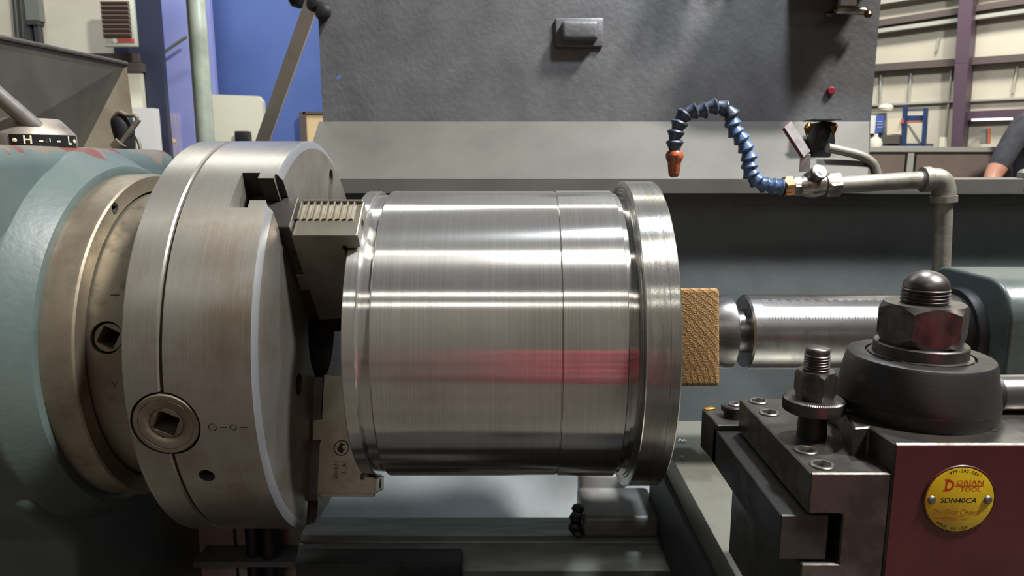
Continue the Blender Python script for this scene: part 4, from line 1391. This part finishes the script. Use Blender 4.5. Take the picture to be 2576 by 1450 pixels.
# storage rack
rk = thing('storage_rack', 'blue steel storage rack with diagonal brace by the hall wall', 'rack', on_wall(2300, 372, 0.9))
for xa, xb, y0_, y1_ in ((2268, 2278, 368, 264), (2318, 2330, 368, 272)):
    wall_slab('upright', [(xa - 1, y0_), (xa + 7, y0_), (xb + 1, y1_), (xb - 7, y1_)], 'rack_blue', 0.8, 0.08, rk)
wall_slab('crossbeam', [(2272, 304), (2322, 303), (2322, 290), (2272, 291)], 'rack_blue', 0.75, 0.05, rk)
wall_slab('crossbeam', [(2272, 279), (2326, 278), (2326, 274), (2272, 275)], 'rack_blue', 0.75, 0.05, rk)
wall_slab('orange_beam', [(2272, 309), (2320, 308), (2320, 304), (2272, 305)], 'rack_orange', 0.75, 0.05, rk)
wall_slab('brace', [(2280, 313), (2285, 313), (2316, 360), (2310, 362)], 'grey_box', 0.78, 0.04, rk)
wall_slab('rack_shelf', [(2200, 367), (2330, 367), (2330, 361), (2200, 361)], 'rack_blue', 0.8, 0.3, rk)
nb = thing('notice_board', 'grey board with a white sheet and a blue poster beside the rack', 'board', on_wall(2205, 365, 0.7))
wall_slab('board', [(2170, 368), (2228, 368), (2228, 284), (2170, 286)], 'grey_box', 0.6, 0.04, nb)
wall_slab('white_sheet', [(2184, 336), (2200, 336), (2204, 291), (2186, 291)], 'white', 0.64, 0.03, nb)
wall_slab('blue_poster', [(2202, 335), (2219, 334), (2224, 291), (2205, 291)], 'poster_blue', 0.64, 0.03, nb)
for yy in (306, 313, 320):
    wall_slab('poster_line', [(2206, yy + 1), (2220, yy + 1), (2220, yy), (2206, yy)], 'white', 0.645, 0.004, nb)
wall_slab('red_tag', [(2266, 310), (2272, 310), (2273, 299), (2267, 299)], 'label_red', 0.85, 0.03, label='small red tag hanging on the blue rack upright', cat='tag')
wall_slab('carton', [(2231, 338), (2266, 338), (2268, 297), (2234, 298)], 'carton', 0.82, 0.25, label='pale cardboard carton standing on the rack', cat='carton')
wall_slab('dark_bin', [(2228, 362), (2262, 362), (2262, 340), (2229, 340)], 'brown_beam', 0.84, 0.25, label='dark storage bin below the pale carton', cat='bin')
c = on_wall(2228, 271, 0.6)
OB('pale_lamp', lathe([(-0.04, 0), (-0.03, 0.06), (0.0, 0.07), (0.03, 0.05), (0.04, 0)], 24, Matrix.Translation(c)), 'beige', label='round pale lamp above the grey board', cat='lamp')
c = on_wall(2202, 358, 0.85)
OB('white_jug', lathe([(-0.08, 0), (-0.08, 0.055), (-0.01, 0.065), (0.03, 0.05), (0.05, 0.02), (0.08, 0.02), (0.08, 0)], 24, Matrix.Translation(c)), 'beige', label='small cream jug standing below the white sheet', cat='jug')
wall_slab('grey_bottle', [(2464, 362), (2480, 362), (2480, 322), (2466, 322)], 'grey_box', 0.3, 0.15, label='grey canister on the ledge under the tube lamp', cat='canister')
wall_slab('orange_strip', [(2485, 362), (2490, 362), (2490, 320), (2486, 320)], 'rack_orange', 0.3, 0.05, label='narrow orange strip beside the grey canister', cat='strip')
wall_slab('pale_post', [(2362, 372), (2376, 372), (2376, 345), (2364, 345)], 'beige', 0.5, 0.1, label='short pale post left of the dark column foot', cat='post')
# brown partition in front
YQ = 3.9
pt = thing('low_partition', 'brown low partition with grey cap and post behind the coolant pipe', 'partition', at(2400, 520, Y=YQ))
wall_box('partition_board', 2150, 382, 2278, 620, YQ, 0.04, 'brown_panel', pt)
wall_box('partition_board', 2284, 382, 2640, 620, YQ, 0.04, 'brown_panel', pt)
wall_box('cap_rail', 2150, 370, 2640, 382, YQ - 0.02, 0.08, 'grey_cap', pt)
wall_box('partition_post', 2278, 380, 2285, 620, YQ - 0.01, 0.06, 'grey_cap', pt)
gp = at(2580, 424, Y=0.293)
OB('grey_stub', lathe([(-0.03, 0.0), (-0.03, 0.0095), (-0.006, 0.0095), (-0.002, 0.0065), (0.0, 0.0)], 24, Matrix.Translation(gp)), 'pipe', label='grey round-topped rod at the right picture edge', cat='rod')

# ------------------------------------------------------------------ person at the right edge, seen from behind the partition
MT['shirt'] = mat('dark_grey_shirt', (70, 70, 75), 0.0, 0.85, (58, 58, 63), 20, bump=0.2, bscale=30)
MT['skin'] = mat('skin', (206, 150, 124), 0.0, 0.5)
MT['jeans'] = mat('dark_work_trousers', (48, 52, 66), 0.0, 0.85)
MT['hair'] = mat('dark_hair', (44, 36, 30), 0.0, 0.7)
YS = 3.45
sh = at(2556, 300, Y=YS)                                 # left-in-picture shoulder
elb = at(2486, 462, Y=YS - 0.05)
px0 = sh.x + 0.19                                        # body centre line
zs = sh.z
J = {
    'pelvis': ((px0, YS + 0.02, zs - 0.50), (0.165, 0.12)), 'waist': ((px0, YS + 0.01, zs - 0.34), (0.150, 0.11)), 'chest': ((px0, YS, zs - 0.13), (0.175, 0.125)),
    'neck0': ((px0, YS, zs + 0.045), (0.075, 0.07)), 'neck1': ((px0, YS - 0.02, zs + 0.10), (0.056, 0.058)), 'head0': ((px0, YS - 0.04, zs + 0.17), (0.070, 0.085)),
    'head1': ((px0, YS - 0.04, zs + 0.25), (0.076, 0.098)), 'head2': ((px0, YS - 0.03, zs + 0.315), (0.055, 0.07)),
    'lsh': ((sh.x + 0.04, YS, zs - 0.035), (0.085, 0.080)), 'lel': (tuple(elb), (0.046, 0.046)), 'lwr': ((elb.x + 0.07, YS - 0.28, elb.z - 0.06), (0.031, 0.028)),
    'rsh': ((px0 + 0.16, YS, zs - 0.035), (0.072, 0.072)), 'rel': ((px0 + 0.27, YS - 0.03, zs - 0.30), (0.046, 0.046)), 'rwr': ((px0 + 0.17, YS - 0.26, zs - 0.36), (0.031, 0.028)),
    'lhip': ((px0 - 0.09, YS + 0.02, zs - 0.60), (0.092, 0.092)), 'lkn': ((px0 - 0.10, YS - 0.01, zs - 1.00), (0.062, 0.062)), 'lan': ((px0 - 0.10, YS + 0.02, -H + 0.10), (0.042, 0.045)),
    'lto': ((px0 - 0.11, YS - 0.14, -H + 0.045), (0.042, 0.036)),
    'rhip': ((px0 + 0.09, YS + 0.02, zs - 0.60), (0.092, 0.092)), 'rkn': ((px0 + 0.10, YS - 0.01, zs - 1.00), (0.062, 0.062)), 'ran': ((px0 + 0.10, YS + 0.02, -H + 0.10), (0.042, 0.045)),
    'rto': ((px0 + 0.11, YS - 0.14, -H + 0.045), (0.042, 0.036)),
}
ED = [('pelvis', 'waist'), ('waist', 'chest'), ('chest', 'neck0'), ('neck0', 'neck1'), ('neck1', 'head0'), ('head0', 'head1'), ('head1', 'head2'), ('chest', 'lsh'), ('lsh', 'lel'), ('lel', 'lwr'),
      ('chest', 'rsh'), ('rsh', 'rel'), ('rel', 'rwr'), ('pelvis', 'lhip'), ('lhip', 'lkn'), ('lkn', 'lan'), ('lan', 'lto'), ('pelvis', 'rhip'), ('rhip', 'rkn'), ('rkn', 'ran'), ('ran', 'rto')]


def hand_chain(tagc, wr, fw):
    """palm and five bent fingers beyond a wrist"""
    w = Vector(J[wr][0])
    fw = Vector(fw).normalized()
    sd_ = fw.cross(Vector((0, 0, 1))).normalized()
    dnv = Vector((0, 0, -1))
    J[tagc + 'palm'] = (tuple(w + fw * 0.055), (0.034, 0.016))
    ED.append((wr, tagc + 'palm'))
    for k, (o_, ln) in enumerate(((-0.030, 0.062), (-0.010, 0.078), (0.010, 0.084), (0.030, 0.074))):
        b0_ = w + fw * 0.085 + sd_ * o_
        J['%sf%da' % (tagc, k)] = (tuple(b0_), (0.0095, 0.0095))
        J['%sf%db' % (tagc, k)] = (tuple(b0_ + fw * ln * 0.5 + dnv * 0.010), (0.0090, 0.0090))
        J['%sf%dc' % (tagc, k)] = (tuple(b0_ + fw * ln * 0.9 + dnv * 0.034), (0.0080, 0.0080))
        ED.extend([(tagc + 'palm', '%sf%da' % (tagc, k)), ('%sf%da' % (tagc, k), '%sf%db' % (tagc, k)), ('%sf%db' % (tagc, k), '%sf%dc' % (tagc, k))])
    t0_ = w + fw * 0.035 + sd_ * 0.040
    J[tagc + 'ta'] = (tuple(t0_), (0.0105, 0.0105))
    J[tagc + 'tb'] = (tuple(t0_ + fw * 0.045 + sd_ * 0.018 + dnv * 0.010), (0.0090, 0.0090))
    ED.extend([(tagc + 'palm', tagc + 'ta'), (tagc + 'ta', tagc + 'tb')])


hand_chain('l', 'lwr', (0.25, -0.9, -0.2))
hand_chain('r', 'rwr', (-0.3, -0.9, -0.2))
names = list(J)
me = bpy.data.meshes.new('person')
me.from_pydata([J[n][0] for n in names], [(names.index(a), names.index(b)) for a, b in ED], [])
po = bpy.data.objects.new('tmp_person', me)
COL.objects.link(po)
md = po.modifiers.new('skin', 'SKIN')
md.use_smooth_shade = True
for k, n in enumerate(names):
    sv = me.skin_vertices[0].data[k]
    sv.radius = J[n][1]
    sv.use_root = (n == 'pelvis')
sub = po.modifiers.new('sub', 'SUBSURF')
sub.levels = sub.render_levels = 2
dg = bpy.context.evaluated_depsgraph_get()
dg.update()
pm = bpy.data.meshes.new_from_object(po.evaluated_get(dg))
bpy.data.objects.remove(po)
person = thing('person', 'person in a dark grey short-sleeved shirt at the right picture edge', 'person', (px0, YS, -H))
bo_ = OB('body', pm, 'skin', person, angle=180)
for n in ('shirt', 'jeans'):
    bo_.data.materials.append(MT[n])
wb = W[bo_].translation
lsh, lel = Vector(J['lsh'][0]), Vector(J['lel'][0])
rsh, rel = Vector(J['rsh'][0]), Vector(J['rel'][0])


def seg_t(p, a, b):
    return (p - a).dot(b - a) / (b - a).length_squared


for f in bo_.data.polygons:
    c = f.center + wb
    if c.z < zs - 0.52:
        f.material_index = 2
    hnd = False
    for a, b in ((lsh, lel), (rsh, rel)):
        t = seg_t(c, a, b)
        off_ = (c - a - (b - a) * t).length
        if t > 0.70 and (off_ < 0.14 or c.y < YS - 0.10):
            hnd = True
    if c.y < YS - 0.14 and c.z > -0.3 and c.z < zs + 0.02:
        hnd = True
    if c.z > zs - 0.52 and c.z < zs + 0.07 and not hnd:
        f.material_index = 1
    elif hnd and c.z > -0.35:
        f.material_index = 0
hd = Vector((px0, YS - 0.035, zs + 0.25))
hair = bmesh.new()
bmesh.ops.create_uvsphere(hair, u_segments=32, v_segments=20, radius=1.0)
bmesh.ops.delete(hair, geom=[v for v in hair.verts if v.co.z < -0.15 + (0.55 if v.co.y < -0.35 else 0) or (v.co.y < -0.75 and v.co.z < 0.5)], context='VERTS')
bmesh.ops.transform(hair, matrix=Matrix.Translation(hd + Vector((0, 0.008, 0.015))) @ Matrix.Diagonal((0.083, 0.104, 0.098, 1)), verts=hair.verts)
OB('hair', hair, 'hair', person)
for sx in (-1, 1):
    OB('eye', lathe([(-0.006, 0), (-0.004, 0.009), (0.003, 0.008), (0.006, 0)], 16, frame((px0 + sx * 0.03, YS - 0.128, zs + 0.235), (0, -1, 0))), 'white', person)
    OB('ear', lathe([(-0.01, 0), (-0.006, 0.022), (0.004, 0.026), (0.008, 0)], 16, frame((px0 + sx * 0.078, YS - 0.03, zs + 0.225), (sx, -0.2, 0))), 'skin', person)
OB('nose', lathe([(-0.02, 0), (-0.018, 0.014), (0.01, 0.008), (0.028, 0.003), (0.03, 0)], 12, Matrix.Translation((px0, YS - 0.135, zs + 0.205))), 'skin', person)
OB('mouth', box(px0 - 0.022, px0 + 0.022, YS - 0.130, YS - 0.120, zs + 0.156, zs + 0.164, 0.003, 2), 'label_red', person)

# ------------------------------------------------------------------ unseen red cabinet, added so that the workpiece mirrors a red band
rc = thing('red_band_prop', 'unseen red cabinet added to mirror as a red band in the turned cylinder', 'cabinet', (0.5, -2.4, -H))
MT['cab_red'] = mat('cabinet_red', (236, 62, 100), 0.0, 0.4)
OB('carcass', box(0.05, 0.95, -2.75, -2.30, -H, -0.02, 0.01, 2), 'cab_red', rc)
for k in range(5):
    z = -H + 0.12 + k * 0.18
    o = OB('drawer', box(0.08, 0.92, -2.30, -2.285, z, z + 0.165, 0.004, 1), 'cab_red', rc)
    OB('handle', box(0.25, 0.75, -2.285, -2.262, z + 0.13, z + 0.145, 0.003, 1), 'valve', o)

# ------------------------------------------------------------------ bright cutting chips on the cross slide
for i, (px, py) in enumerate(((1711, 1112), (1721, 1113), (1716, 1153))):
    c = at(px, py, Z=-0.149)
    OB('metal_chip', tube(curve_pts([c + Vector((-0.002, 0, 0.0005)), c + Vector((0, 0.001, 0.0022)), c + Vector((0.002, 0, 0.0006))], 4), 0.0011, 8), 'white',
       label=('tiny bright chip nearest the flange on the cross slide, left of a close pair', 'tiny bright chip on the cross slide, right of a close pair', 'tiny bright chip lying alone on the cross slide below the pair')[i], cat='metal chip', group='chips on the cross slide')
